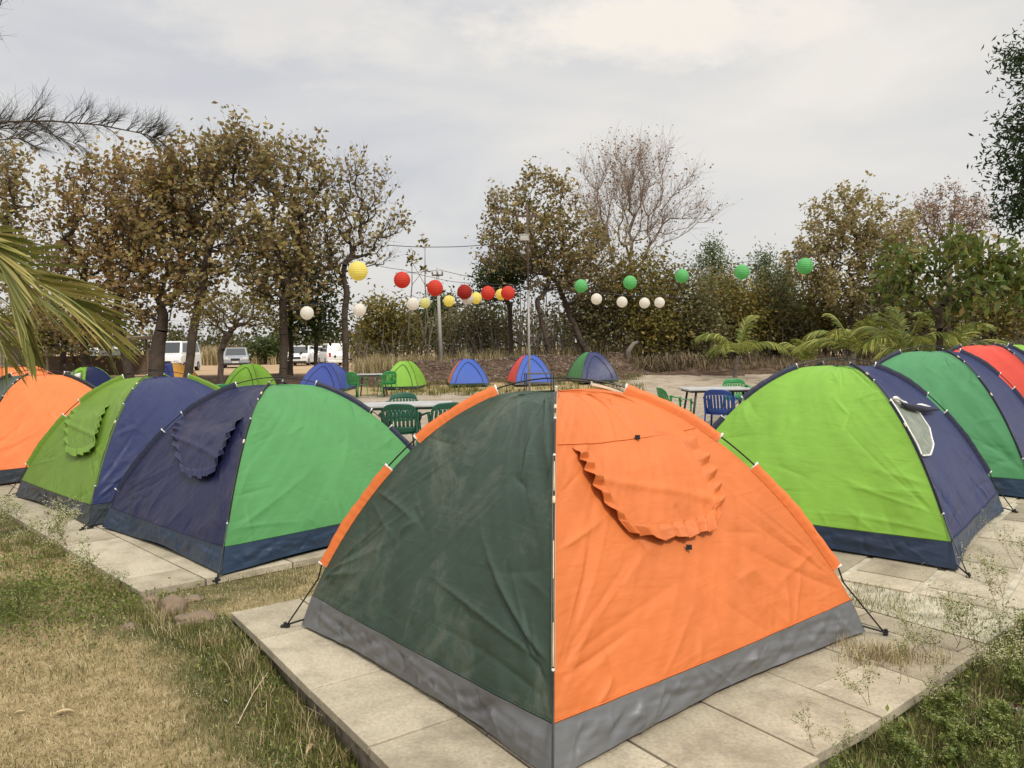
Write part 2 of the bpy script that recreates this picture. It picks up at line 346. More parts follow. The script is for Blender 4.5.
# stone paving ------------------------------------------------------
def clip(poly, conv):
    outp = [tuple(p) for p in poly]
    for i in range(len(conv)):
        a = conv[i]; b = conv[(i+1) % len(conv)]; inp = outp; outp = []
        if not inp: break
        def sd_(p): return (b[0]-a[0])*(p[1]-a[1])-(b[1]-a[1])*(p[0]-a[0])
        for q in range(len(inp)):
            c, d = inp[q], inp[(q+1) % len(inp)]; sc_, sd2 = sd_(c), sd_(d)
            if sc_ >= 0: outp.append(c)
            if sc_*sd2 < 0:
                t = sc_/(sc_-sd2); outp.append((c[0]+t*(d[0]-c[0]), c[1]+t*(d[1]-c[1])))
    return outp
def slabmat(name, c0, c1, c2):
    m, nt, p, o = newmat(name); L = nt.links.new; tc = N(nt, 'ShaderNodeTexCoord')
    a = N(nt, 'ShaderNodeAttribute', attribute_name='rnd')
    n1 = N(nt, 'ShaderNodeTexNoise'); n1.inputs['Scale'].default_value = 1.6; n1.inputs['Detail'].default_value = 9; n1.inputs['Roughness'].default_value = .66; n1.inputs['Distortion'].default_value = .6
    L(tc.outputs['Object'], n1.inputs[0])
    ad = N(nt, 'ShaderNodeMath', operation='MULTIPLY_ADD'); L(a.outputs['Fac'], ad.inputs[0]); ad.inputs[1].default_value = .30; L(n1.outputs[0], ad.inputs[2])
    r = N(nt, 'ShaderNodeValToRGB'); els = r.color_ramp.elements; els.new(.5)
    for i_, (q, c) in enumerate(((.38, c0), (.58, c1), (.80, c2))): els[i_].position = q; els[i_].color = (*c, 1)
    L(ad.outputs[0], r.inputs[0])
    n4 = N(nt, 'ShaderNodeTexNoise'); n4.inputs['Scale'].default_value = 60; n4.inputs['Detail'].default_value = 4; L(tc.outputs['Object'], n4.inputs[0])
    r4 = N(nt, 'ShaderNodeMapRange'); r4.inputs[1].default_value = .3; r4.inputs[2].default_value = .7; r4.inputs[3].default_value = .82; r4.inputs[4].default_value = 1.12; L(n4.outputs[0], r4.inputs[0])
    mx = N(nt, 'ShaderNodeMixRGB', blend_type='MULTIPLY'); mx.inputs[0].default_value = 1; L(r.outputs[0], mx.inputs[1]); L(r4.outputs[0], mx.inputs[2])
    # stains
    n5 = N(nt, 'ShaderNodeTexNoise'); n5.inputs['Scale'].default_value = 4.3; n5.inputs['Detail'].default_value = 8; n5.inputs['Roughness'].default_value = .7; L(tc.outputs['Object'], n5.inputs[0])
    r5 = N(nt, 'ShaderNodeMapRange'); r5.inputs[1].default_value = .50; r5.inputs[2].default_value = .70; r5.inputs[4].default_value = .60; L(n5.outputs[0], r5.inputs[0])
    m5 = N(nt, 'ShaderNodeMixRGB'); L(r5.outputs[0], m5.inputs[0]); L(mx.outputs[0], m5.inputs[1]); m5.inputs[2].default_value = (.17, .145, .105, 1)
    L(m5.outputs[0], p.inputs['Base Color'])
    p.inputs['Roughness'].default_value = .88; p.inputs['Specular IOR Level'].default_value = .25
    b = N(nt, 'ShaderNodeBump'); b.inputs['Strength'].default_value = .5; b.inputs['Distance'].default_value = .006; L(n1.outputs[0], b.inputs['Height'])
    b2_ = N(nt, 'ShaderNodeBump'); b2_.inputs['Strength'].default_value = .35; b2_.inputs['Distance'].default_value = .002; L(n4.outputs[0], b2_.inputs['Height']); L(b.outputs[0], b2_.inputs['Normal'])
    L(b2_.outputs[0], p.inputs['Normal']); return m
STONE = slabmat('paving_stone', (.22, .19, .135), (.35, .305, .22), (.48, .425, .315))
MORTAR = simple('mortar', (.42, .385, .29), .95, var=.3, scale=9, bump=.6)
RUBBLE = simple('rubble_footing', (.17, .14, .105), .95, var=.5, scale=14, bump=1.0, bscale=22)
def platform(poly, U, V, O, su, sv, joint, edge_course=True, seed=1):
    r_ = random.Random(seed); poly = [tuple(p) for p in poly]
    ar = sum(poly[i][0]*poly[(i+1) % len(poly)][1]-poly[(i+1) % len(poly)][0]*poly[i][1] for i in range(len(poly)))
    if ar < 0: poly = poly[::-1]
    cx = sum(p[0] for p in poly)/len(poly); cy = sum(p[1] for p in poly)/len(poly)
    b = MB(); n = len(poly)            # footing, set back under the stones
    ins = [(p[0]+(cx-p[0])*.0+.0, p[1]) for p in poly]
    def inset(d):
        o_ = []
        for i in range(n):
            p0, p1, p2 = np.array(poly[i-1]), np.array(poly[i]), np.array(poly[(i+1) % n])
            e1 = (p1-p0)/np.linalg.norm(p1-p0); e2 = (p2-p1)/np.linalg.norm(p2-p1); n1 = np.array([-e1[1], e1[0]]); n2 = np.array([-e2[1], e2[0]])
            m_ = n1+n2; m_ /= np.dot(m_, n1); o_.append(p1+m_*d)
        return o_
    ii = inset(.035)
    b.add([(*p, -.32) for p in ii]+[(*p, -.009) for p in ii], [list(range(n))[::-1], [n+q for q in range(n)]]+[[q, (q+1) % n, n+(q+1) % n, n+q] for q in range(n)])
    f = b.build('platform_footing', RUBBLE if joint < .02 else MORTAR); f['kind'] = 'structure'
    s = MB(); us = [np.dot(np.array(p)-O, U) for p in poly]; vs_ = [np.dot(np.array(p)-O, V) for p in poly]
    v = min(vs_); row = 0
    while v < max(vs_):
        dv = sv*(r_.uniform(.9, 1.1)); u = min(us)-r_.uniform(0, su)
        while u < max(us):
            du = su*r_.uniform(.75, 1.3); j = joint/2
            jit = lambda: r_.uniform(-1, 1)*joint*.35
            q = [O+U*(u+j+jit())+V*(v+j+jit()), O+U*(u+du-j+jit())+V*(v+j+jit()), O+U*(u+du-j+jit())+V*(v+dv-j+jit()), O+U*(u+j+jit())+V*(v+dv-j+jit())]
            c = clip(q, poly)
            if len(c) >= 3:
                ar = abs(sum(c[i][0]*c[(i+1) % len(c)][1]-c[(i+1) % len(c)][0]*c[i][1] for i in range(len(c))))/2
                if ar > .004:
                    dz = r_.uniform(-.002, .002); tx, ty = r_.uniform(-.002, .002), r_.uniform(-.002, .002); m_ = len(c)
                    cc = np.mean(c, 0); a2 = sum(c[i][0]*c[(i+1) % m_][1]-c[(i+1) % m_][0]*c[i][1] for i in range(m_))
                    if a2 < 0: c = c[::-1]
                    top = [(p[0], p[1], dz+tx*(p[0]-cc[0])+ty*(p[1]-cc[1])) for p in c]; bot = [(p[0], p[1], -.045) for p in c]
                    s.add(bot+top, [list(range(m_))[::-1], list(range(m_, 2*m_))]+[[k_, (k_+1) % m_, m_+(k_+1) % m_, m_+k_] for k_ in range(m_)], r_.random())
            u += du
        v += dv; row += 1
    o = s.build('stone_paving', STONE, bevel=.004); o['kind'] = 'structure'
# main platform under the orange tent
PAr = 3.05
A_far = PA0+PAv*PAr
def G0(a_, b_): d_ = ray(a_, b_); return (CPOS-d_*CAMH/d_[2])[:2]
wp1 = G0(879, 718); wp0 = G0(800, 773); wp2 = G0(1024, 622)
wd = (wp2-wp0)/np.linalg.norm(wp2-wp0)
near0 = PA0+PAu*3.4
def isect(p, d, q_, e_):
    M_ = np.array([d, -e_]).T; t = np.linalg.solve(M_, np.asarray(q_)-p); return p+d*t[0]
c1 = isect(PA0, PAu, wp0, wd)
c2 = isect(A_far, PAu, wp0, wd)
platform([PA0, c1, c2, A_far], PAu, PAv, PA0, .62, .46, .010, seed=4)
BU = np.array([.667, .745]); BV = np.array([-.745, .667])
far_out = wp0+wd*14
platform([c2+PAv*.004, far_out, far_out+BV*4.4, A_far+BV*.6+PAv*.004, A_far+PAv*.004], BU, BV, c2, .95, .48, .05, seed=9)
CU = np.array([-.707, .707]); CV = np.array([.78, .625]); C0 = np.array([-2.48, 5.02])
platform([C0, C0+CV*3.5, C0+CV*3.5+CU*13, C0+CU*13], CU, CV, C0, 1.1, .62, .014, seed=5)

# ------------------------------------------------------------------ tents
class Tent:
    def __init__(s, cx, cy, yaw, a, b, h, z0=0.0, skh=.19, seed=0, wr=1.0):
        s.c = np.array([cx, cy, z0]); s.yaw = yaw; s.a = a; s.b = b; s.h = h; s.skh = skh; s.seed = seed; s.wr = wr; s.crs = {}
        s.cor = [np.array([-a/2, -b/2]), np.array([a/2, -b/2]), np.array([a/2, b/2]), np.array([-a/2, b/2])]
        x = np.linspace(0, 1, 400); zz = (1-x**2.0)**.84
        d = np.sqrt((np.diff(x)*math.hypot(a, b)/2)**2+(np.diff(zz)*h)**2); L_ = np.concatenate([[0], np.cumsum(d)]); L_ = 1-L_/L_[-1]
        s.tx = L_[::-1]; s.xx = x[::-1]; s.zz = zz[::-1]      # t: 0 ground .. 1 apex
        s.t0 = float(np.interp(skh/h, s.zz, s.tx)); s.x0 = float(np.interp(s.t0, s.tx, s.xx))
    def creases(s, k, n=58):
        # folds pulled towards corners, poles and hem, each with its own place, length and sharpness
        if k in s.crs: return s.crs[k]
        r = np.random.default_rng(1000+s.seed*17+k); o = []
        for i in range(n):
            ty = r.random()
            if ty < .30: sd = r.integers(0, 2); a = np.array([sd*1., r.uniform(0, .1)]); an = r.uniform(.15, 1.25); d = np.array([math.cos(an)*(1-2*sd), math.sin(an)]); ln = r.uniform(.15, .55)
            elif ty < .60: sd = r.integers(0, 2); a = np.array([sd*1., r.uniform(.05, .9)]); an = r.uniform(-.9, .5); d = np.array([math.cos(an)*(1-2*sd), math.sin(an)]); ln = r.uniform(.08, .35)
            elif ty < .78: a = np.array([r.uniform(.1, .9), 0.]); an = r.uniform(-.9, .9); d = np.array([math.sin(an), math.cos(an)]); ln = r.uniform(.06, .22)
            elif ty < .9: a = np.array([r.uniform(.1, .9), .98]); an = r.uniform(-.8, .8); d = np.array([math.sin(an), -math.cos(an)]); ln = r.uniform(.12, .4)
            else: a = r.uniform(.15, .85, 2); an = r.uniform(0, 6.28); d = np.array([math.cos(an), math.sin(an)]); ln = r.uniform(.08, .25)
            o.append((a, d, ln, r.choice([-1, 1], p=[.4, .6])*r.uniform(.0025, .0085), r.uniform(.0045, .018), r.uniform(-1.2, 1.2)))
        s.crs[k] = o; return o
    def prof(s, t): return np.interp(t, s.tx, s.xx), np.interp(t, s.tx, s.zz)*s.h
    def tz(s, x): return float(np.interp(-x, -s.xx, s.tx))
    def S(s, k, u, v, off=0.0):        # local point on panel k; u corner to corner, v skirt top to apex
        u = np.asarray(u, float); v = np.asarray(v, float); u, v = np.broadcast_arrays(u, v)
        t = s.t0+(1-s.t0)*v; x, z = s.prof(t)
        a = s.cor[k]; b = s.cor[(k+1) % 4]
        px = (a[0]+(b[0]-a[0])*u)*x; py = (a[1]+(b[1]-a[1])*u)*x
        nd = (a+b)/np.linalg.norm(a+b); bow = 4*u*(1-u)
        sag = .035*bow*np.sin(math.pi*np.clip(v, 0, 1))
        cap = s.h-.035; z = np.where(z > cap-.06, cap-.06+.06*np.tanh((z-cap+.06)/.06), z)-.01*bow
        w_ = np.minimum(1, np.minimum(u, 1-u)*16+.02)*s.wr
        se = s.seed*7.3+k*3.1
        # creases running down from the poles and folds pulled towards the corners
        ang = u*3.2+v*2.0; an2 = (1-u)*3.0+v*2.6
        wr = (fbm(ang*2.6+se, (u-v)*1.1+se, k, 3)-.5)*.030+(fbm(an2*5.2+se, (u+v*.4)*1.3, k+5, 3)-.5)*.016
        wr = wr+np.exp(-v/.12)*(vnoise(u*22+se, v*2, 7)-.5)*.014+np.exp(-(1-v)/.25)*(vnoise(u*9+se, v*5, 8)-.5)*.03
        wr = wr+(fbm(u*6+se, v*6+se, 9, 3)-.5)*.010
        cw = np.zeros_like(u)
        for (a_, d_, ln, am, wd_, cv) in s.creases(k):
            du = u-a_[0]; dv = v-a_[1]; al = du*d_[0]+dv*d_[1]; pp = du*d_[1]-dv*d_[0]-cv*al*al*.35
            f = np.clip(al/ln, 0, 1); cw = cw+am*np.exp(-np.abs(pp)/(wd_*(.5+f)))*np.where((al > 0) & (al < ln), np.sin(math.pi*np.clip(f, 0, 1))**.6*(1-.4*f), 0)
        wr = wr*.55+cw*1.5
        inw = (-sag+wr*w_+off)
        px = px+nd[0]*inw*.9; py = py+nd[1]*inw*.9; z = z+inw*.42*np.ones_like(u)
        return np.stack([px, py, z], -1)
    def pole(s, k, t, off=0.0):        # local point on pole k
        t = np.asarray(t, float); x, z = s.prof(t); c = s.cor[k]; R = np.linalg.norm(c); d = c/R
        xt = s.tz(.9); f = np.clip((xt-t)/xt, 0, 1); x = x*(1-f)+f*(.9+.135*f)-f*0; x = np.where(t < xt, .9+.165*f, x)
        zt = float(np.interp(xt, s.tx, s.zz)*s.h); z = np.where(t < xt, zt*(1-f), z)
        dt = 1e-3; x1, z1 = s.prof(np.clip(t+dt, 0, 1)); x2, z2 = s.prof(np.clip(t-dt, 0, 1)); tx, tz_ = (x1-x2)*R, z1-z2
        ln = np.hypot(tx, tz_)+1e-9; nx, nz_ = tz_/ln, -tx/ln
        r = x*R+nx*off; zz = z+nz_*off
        return np.stack([d[0]*r, d[1]*r, zz], -1)
    def world(s, p):
        c, s_ = math.cos(s.yaw), math.sin(s.yaw); p = np.asarray(p)
        return np.stack([p[..., 0]*c-p[..., 1]*s_, p[..., 0]*s_+p[..., 1]*c, p[..., 2]], -1)+s.c
    def uv(s, k, px, py):              # panel coordinates of the point on panel k seen at a pixel
        U_, V_ = np.meshgrid(np.linspace(0, 1, 90), np.linspace(0, 1, 90)); W = s.world(s.S(k, U_, V_))
        d = W-CPOS; z = d@fwd; X = 512+F*(d@RIGHT)/z; Y_ = 384-F*(d@UP)/z
        i_ = np.argmin((X-px)**2+(Y_-py)**2); return U_.ravel()[i_], V_.ravel()[i_]

def build_tent(T, label, cols, skirt, sleeve, seam, res=70, wide=(1, 3), small=False, group=None, name='dome_tent', sleevew=.055, door=None):
    e_ = empty(name, T.c, T.yaw, label, 'tent', group)
    for k in range(4):
        U_, V_ = np.meshgrid(np.linspace(0, 1, res), np.linspace(0, 1, res)); m = MB(); m.grid(T.S(k, U_, V_))
        m.build('fabric_panel', cols[k], e_, smooth=True)
    m = MB()
    for k in range(4):                 # skirt flaring to the ground
        U_, V_ = np.meshgrid(np.linspace(0, 1, res), np.linspace(0, 1, 20))
        top = T.S(k, U_, U_*0, .004)
        a = T.cor[k]; b = T.cor[(k+1) % 4]; nd = (a+b)/np.linalg.norm(a+b); bow = 4*U_*(1-U_)
        lift = (.012+.022*bow*vnoise(U_*4+T.seed*3, U_*0+k, 2))*(0 if small else 1)+.004
        inn = -.05*bow
        bx = a[0]+(b[0]-a[0])*U_+nd[0]*inn; by = a[1]+(b[1]-a[1])*U_+nd[1]*inn
        bot = np.stack([bx, by, lift], -1); f = V_[..., None]
        P_ = top*f+bot*(1-f)
        w_ = np.minimum(1, np.minimum(U_, 1-U_)*12)*np.sin(math.pi*np.clip(V_*.9+.1, 0, 1))
        rk = np.random.default_rng(T.seed*5+k); cz = np.zeros_like(U_)
        for _ in range(0 if small else 60):
            u0_ = rk.random(); sl_ = rk.normal()*.05; wq = rk.uniform(.0035, .010); v0_, v1_ = sorted(rk.uniform(-.2, 1.2, 2)); cz = cz+rk.choice([-1, 1])*rk.uniform(.003, .010)*np.exp(-np.abs(U_-u0_-sl_*V_)/wq)*sstep(v0_-.1, v0_+.1, V_)*(1-sstep(v1_-.1, v1_+.1, V_))
        wr = (cz/.9+(fbm(U_*9+V_*2.5+T.seed, V_*2, k, 3)-.5)*.022+(vnoise(U_*26-V_*3+T.seed, V_*2, k+3)-.5)*.016)*w_*T.wr
        P_ = P_+np.stack([nd[0]*wr, nd[1]*wr, wr*.3], -1)
        m.grid(P_)
    m.build('skirt', skirt, e_, smooth=True)
    if not small:
        for k in range(4):
            m = MB(); uu_ = np.linspace(0, 1, 80); m.tube(T.S(k, uu_, uu_*0+.003, .004), .0028, 5); m.build('hem_seam', cols[k], e_, smooth=True)
    m = MB()                            # groundsheet
    m.add([(*c_*.93, .006) for c_ in T.cor], [[0, 1, 2, 3]]); m.build('groundsheet', skirt, e_)
    tlow = T.tz(.895); tg1 = T.tz(.63); tg0 = T.tz(.52); ttop = T.tz(.22)
    for d_ in (0, 1):                   # two crossing poles
        n_ = 26 if small else 60
        t1 = np.concatenate([np.linspace(0, tlow, 6), np.linspace(tlow, 1, n_)[1:]])
        off = (.012 if not (d_ in wide or d_+2 in wide) else sleevew*.62)
        ob = np.where(t1 < tlow, 0, off)
        p1 = T.pole(d_, t1, ob); p2 = T.pole(d_+2, t1, ob)
        m = MB(); m.tube(np.concatenate([p1, p2[::-1][1:]]), .0065 if small else .0048, 6); m.build('pole', POLEM, e_, smooth=True)
    for k in range(4):
        wd_ = sleevew if k in wide else .016
        segs = [(tlow, tg1), (tg0, ttop)] if k in wide else [(tlow, T.tz(.5)), (T.tz(.36), T.tz(.14))]
        if small: segs = [(tlow, ttop)]
        for (ta, tb) in segs:
            m = MB(); t = np.linspace(ta, tb, 26 if small else 110); rip = 1+.03*np.sin(t*130)+.06*np.sin(t*37+k)
            a_ = T.pole(k, t, -.006); 
            b_ = T.pole(k, t, 0)+(T.pole(k, t, wd_)-T.pole(k, t, 0))*rip[:, None]
            c_ = T.cor[k]/np.linalg.norm(T.cor[k]); sd_ = np.array([-c_[1], c_[0], 0])
            th = (.007 if k in wide else .006)*(1+(.16 if (k in wide and not small) else 0)*np.sin(t*250+6*vnoise(t*30, t*0+k, 4))*vnoise(t*22, t*0, 5))[:, None]
            P_ = np.stack([a_+sd_*th*1.2, a_*.5+b_*.5+sd_*th, b_+sd_*th*.3, b_-sd_*th*.3, a_*.5+b_*.5-sd_*th, a_-sd_*th*1.2], 1)
            m.grid(P_)
            m.build('pole_sleeve', sleeve if k in wide else seam, e_, smooth=True)
            if not small:
                for tt in (ta, tb):
                    q = np.array([T.pole(k, tt, o_) for o_ in (-.006, wd_*.5, wd_*1.12)])
                    m = MB(); m.tube(q, .0068, 5)
                    m.build('webbing_loop', WHITEF, e_, smooth=True)
        if not small:                   # clip on the lower pole, foot strap and peg
            c_ = T.cor[k]; m = MB()
            ft = T.pole(k, 0., 0); m.tube([(c_[0]*.985, c_[1]*.985, .05), ft+np.array([0, 0, .012])], .006, 5)
            m.tube([ft+np.array([0, 0, .03]), ft+np.array([0, 0, -.01])], .010, 6); m.box(ft+np.array([0, 0, .008]), (.05, .022, .012), rz=k)
            m.build('corner_strap', BLACKF, e_, smooth=False)
            if k not in wide:
                for tt in (T.tz(.30), T.tz(.62)):
                    m = MB(); m.tube(T.pole(k, np.linspace(tt-.008, tt+.008, 3), .012), .008, 6)
                    m.build('pole_clip', WHITEF if k else CREAMF, e_, smooth=True)
    if small or door is not None:
        k = door if door is not None else 0
        th = np.linspace(math.pi*1.0, 0, 30); u_ = .5+.36*np.cos(th); v_ = .02+.66*np.sin(th)**.9
        m = MB(); m.tube(T.S(k, u_, v_, .012), .010 if small else .005, 5); m.build('door_zip', BLACKF, e_, smooth=True)
    return e_

def flap(T, e_, k, tl, tr, br, bl, mat, ruff=.03, lift=.02, binding=None):
    # corners as panel coordinates; a rounded, ruffled window cover hanging from its top edge
    tl, tr, br, bl = map(np.array, (tl, tr, br, bl)); n_ = 130
    a, b = np.meshgrid(np.linspace(-1, 1, n_), np.linspace(0, 1, n_))   # b 0 top .. 1 bottom
    half = 1-.20*b**3; b0 = b; b = b*(1-.13*np.abs(a)**3.5)
    L_ = tl+(bl-tl)*b[..., None]; R_ = tr+(br-tr)*b[..., None]; c_ = (L_+R_)/2; h_ = (R_-L_)/2
    P2 = c_+h_*(a*half)[..., None]
    edge = np.maximum(sstep(.80, .90, abs(a)), sstep(.84, .92, b0))*sstep(.0, .10, b0)
    s_ = np.where(b0 > .87, a*.62, np.sign(a)*(.62+(.87-b0)*.85))*1.15          # running coordinate around the rim
    wv = np.arcsin(np.sin(s_*34+5*vnoise(s_*4, s_*0, 3))*.97)/1.3
    off = lift*sstep(0, .35, b)+.006+edge*(ruff*.36*wv+ruff*.34)+(fbm(a*3+T.seed, b*3, 2, 3)-.5)*.02*sstep(0, .2, b)+.010*np.exp(-((b-.55-.2*a)/.05)**2)
    P2 = P2+(h_*(np.sign(a)*edge*.012*np.sin(s_*30+1.2))[..., None])
    P2[..., 1] += -edge*sstep(.7, 1, b)*.005*np.sin(s_*16)
    W = T.S(k, P2[..., 0], np.clip(P2[..., 1], 0, 1), 0); base = T.S(k, P2[..., 0], np.clip(P2[..., 1], 0, 1), 1.0)-W
    W = W+base*off[..., None]
    m = MB(); m.grid(W); o = m.build('window_flap', mat, e_, smooth=True, solid=.003)
    iu = [(-.82, q_) for q_ in np.linspace(.05, .85, 24)]+[(q_, .85) for q_ in np.linspace(-.82, .82, 30)]+[(.82, q_) for q_ in np.linspace(.85, .05, 24)]
    ix = np.array([[(q_[0]+1)/2*(n_-1), q_[1]*(n_-1)] for q_ in iu]).round().astype(int); m = MB(); m.tube(W[ix[:, 1], ix[:, 0]]+np.array([0, 0, .001]), .0022, 4); m.build('stitched_seam', mat, o, smooth=True)
    if binding:
        m = MB(); m.tube(np.concatenate([W[::3, 0], W[-1, ::3], W[::-3, -1]]), .0045, 5); m.build('flap_binding', binding, o, smooth=True)
    return o

# orange and dark green tent, front
TM = Tent(.13+.852-.682, 2.72+.727+.798, math.radians(40.5), 2.24, 2.10, 1.39, seed=1, wr=1.5)
TM.yaw = 0.0; TM.c = np.array([.245, 4.19, 0.]); TM.cor = [np.array(q_)-TM.c[:2] for q_ in ((.13, 2.72), (1.905, 4.11), (1.73, 5.68), (-1.225, 4.33))]
em = build_tent(TM, 'orange and dark green dome tent with grey skirt, nearest to the camera', [ORANGE, ORANGE, DKGREEN, DKGREEN], GREYSK, ORANGE2, CREAMF, res=230, sleevew=.046)
flap(TM, em, 0, TM.uv(0, 572, 447), TM.uv(0, 682, 432), TM.uv(0, 732, 532), TM.uv(0, 618, 545), ORANGE, .040, .020)
m = MB(); uu = np.linspace(.02, .98, 60); vv_ = TM.uv(0, 600, 444)[1]; m.tube(TM.S(0, uu, uu*0+vv_, .003), .0028, 5); m.build('panel_seam', ORANGE2, em, smooth=True)
for (x_, y_) in ((635, 440), (685, 549)):
    m = MB(); u_, v_ = TM.uv(0, x_, y_); m.box(TM.S(0, u_, v_, .02), (.026, .012, .022), rz=-.1); m.build('toggle', BLACKF, em)

def corner_tent(nx, ny, ang_deg, side, h, **k):   # near corner, yaw 45+ang
    yaw = math.radians(45+ang_deg); c, s_ = math.cos(yaw), math.sin(yaw); x, y = side/2, side/2
    return Tent(nx+x*c-y*s_, ny+x*s_+y*c, yaw, side, side, h, **k)
# navy / mid green (left of the orange one)
TC = corner_tent(-2.06, 5.33, 2.3, 2.25, 1.315, seed=2)
ec = build_tent(TC, 'navy and mid green tent with ruffled window cover, left of the front orange tent', [GREEN, NAVY, GREEN, NAVYD], NAVYSK, NAVYB, BLACKF, res=180, sleevew=.04)
flap(TC, ec, 3, TC.uv(3, 176, 416), TC.uv(3, 243, 417), TC.uv(3, 222, 478), TC.uv(3, 183, 478), NAVYD, .034, .03)
TD = corner_tent(-3.86, 6.90, 2.3, 2.22, 1.345, seed=3)
ed = build_tent(TD, 'grass green and navy dome tent with ruffled green window cover, second in the left row', [NAVY, NAVY, NAVY, OLIVE], DKSK, OLIVE, OLIVE, res=150, sleevew=.045)
flap(TD, ed, 3, TD.uv(3, 74, 408), TD.uv(3, 110, 404), TD.uv(3, 104, 452), TD.uv(3, 66, 458), OLIVE, .034, .03, binding=OLIVE)
TE = corner_tent(-6.35, 8.85, 2.3, 2.2, 1.33, seed=4)
build_tent(TE, 'orange dome tent with black edging and dark skirt at the left edge', [ORANGE2, DKGREEN, ORANGE2, DKGREEN], DKSK, BLACKF, BLACKF, res=110, sleevew=.045)
TF_ = corner_tent(-7.95, 10.75, 2.3, 2.2, 1.40, seed=5)
build_tent(TF_, 'dark green tent with an orange side, mostly hidden behind the orange left edge tent', [ORANGE2, DKGREEN, ORANGE2, DKGREEN], DKSK, ORANGE2, ORANGE2, res=40, sleevew=.045)
# right row
TB = corner_tent(3.04, 5.20, 5.7, 2.30, 1.42, seed=6)
eb = build_tent(TB, 'lime green and navy dome tent with an opened mesh window', [NAVY, LIME, NAVY, LIME], NAVYSK, NAVYB, NAVYB, res=180, sleevew=.04)
pts = [(884, 404), (903, 402), (918, 414), (928, 428), (932, 445), (929, 456), (920, 456), (916, 446), (905, 432), (896, 418)]
P_uv = np.array([TB.uv(0, *p) for p in pts]); cc = P_uv.mean(0)
dens = []
for i in range(len(P_uv)):
    a, b = P_uv[i], P_uv[(i+1) % len(P_uv)]
    for t in np.linspace(0, 1, 6)[:-1]: dens.append(a+(b-a)*t)
dens = np.array(dens)
m = MB(); rings = np.stack([cc+(dens-cc)*f for f in np.linspace(0, 1, 9)]); rings = np.concatenate([rings, rings[:, :1]], 1)
m.grid(TB.S(0, rings[..., 0], rings[..., 1], .010)); wn = m.build('mesh_window', MESHM, eb, smooth=True)
m = MB(); d2 = np.concatenate([dens, dens[:1]]); m.tube(TB.S(0, d2[:, 0], d2[:, 1], .014), .0075, 6, caps=False); m.build('window_binding', WHITEF, wn, smooth=True)
a, b = np.array(TB.uv(0, 883, 404)), np.array(TB.uv(0, 925, 408)); t = np.linspace(0, 1, 24)
m = MB(); q = TB.S(0, a[0]+(b[0]-a[0])*t, a[1]+(b[1]-a[1])*t, .04); q[:, 2] += .012*np.sin(t*9); m.tube(q, (.015+.005*np.sin(t*17+1))*np.clip(np.sin(math.pi*(t*.9+.05))*3, .3, 1), 9); m.build('rolled_window_flap', WHITEF, eb, smooth=True)
m = MB(); q2 = TB.S(0, a[0]+(b[0]-a[0])*(t*.9+.22), a[1]+(b[1]-a[1])*(t*.9+.22)-.014, .045); m.tube(q2, .024*np.sin(t*2.6+.3)+.004, 8); m.build('rolled_window_flap', NAVYB, eb, smooth=True)
TG = Tent(4.98, 9.15, math.radians(50), 2.35, 2.35, 1.50, seed=7)
build_tent(TG, 'jade green and navy dome tent, second in the right row behind the lime one', [NAVY, JADE, NAVY, JADE], NAVYSK, NAVYB, NAVYB, res=120, sleevew=.045)
TH = Tent(7.1, 11.55, math.radians(50), 2.35, 2.35, 1.54, seed=8)
build_tent(TH, 'coral red and navy dome tent, third in the right row', [NAVY, RED, NAVY, RED], NAVYSK, NAVYB, NAVYB, res=50, sleevew=.045)
TI = Tent(9.25, 13.9, math.radians(50), 2.3, 2.3, 1.52, seed=9)
build_tent(TI, 'blue and lime dome tent at the far right edge, last in the right row', [NAVY, LIME, NAVY, LIME], NAVYSK, NAVYB, NAVYB, res=40, sleevew=.045)
TJ = Tent(11.3, 18.4, math.radians(30), 2.0, 2.0, 1.45, seed=10)
build_tent(TJ, 'lime tent whose top just shows behind the coral red tent', [LIME, LIME, LIME, LIME], NAVYSK, LIME, LIME, res=30, sleevew=.03)

# small tents across the yard: (px left, px right, base py, top py, yaw, front, left side, skirt, label)
SM = [(303, 351, 393, 363, -3, BLUE, BLUE, NAVYSK, 'all blue small dome tent across the yard, beside the far green chairs'),
      (385, 426, 390.5, 361, -6, LIME, LIME, NAVYSK, 'lime green small dome tent across the yard, right of the far green chairs'),
      (444, 491, 387.5, 359, 8, BLUE2, ORANGE2, DKGREEN, 'blue small dome tent with orange left side, in front of the soil bank'),
      (505, 554, 386.5, 355, 11, BLUE2, RED, GREYSK, 'blue small dome tent with red left side, behind the lamp pole'),
      (566, 617, 384.5, 352, 14, NAVY, GREEN, DKGREEN, 'small navy dome tent with green left side, rightmost across the yard'),
      (229, 272, 393, 364, -5, LIME, LIME, NAVYSK, 'lime green small dome tent in front of the parked grey car'),
      (147, 197, 392, 363, -10, BLUE, BLUE, NAVYSK, 'blue small dome tent with amber right side, in front of the white van'),
      (65, 113, 396, 367, -18, LIME, LIME, NAVYSK, 'lime green small dome tent with navy right side, beside the motorcycle')]
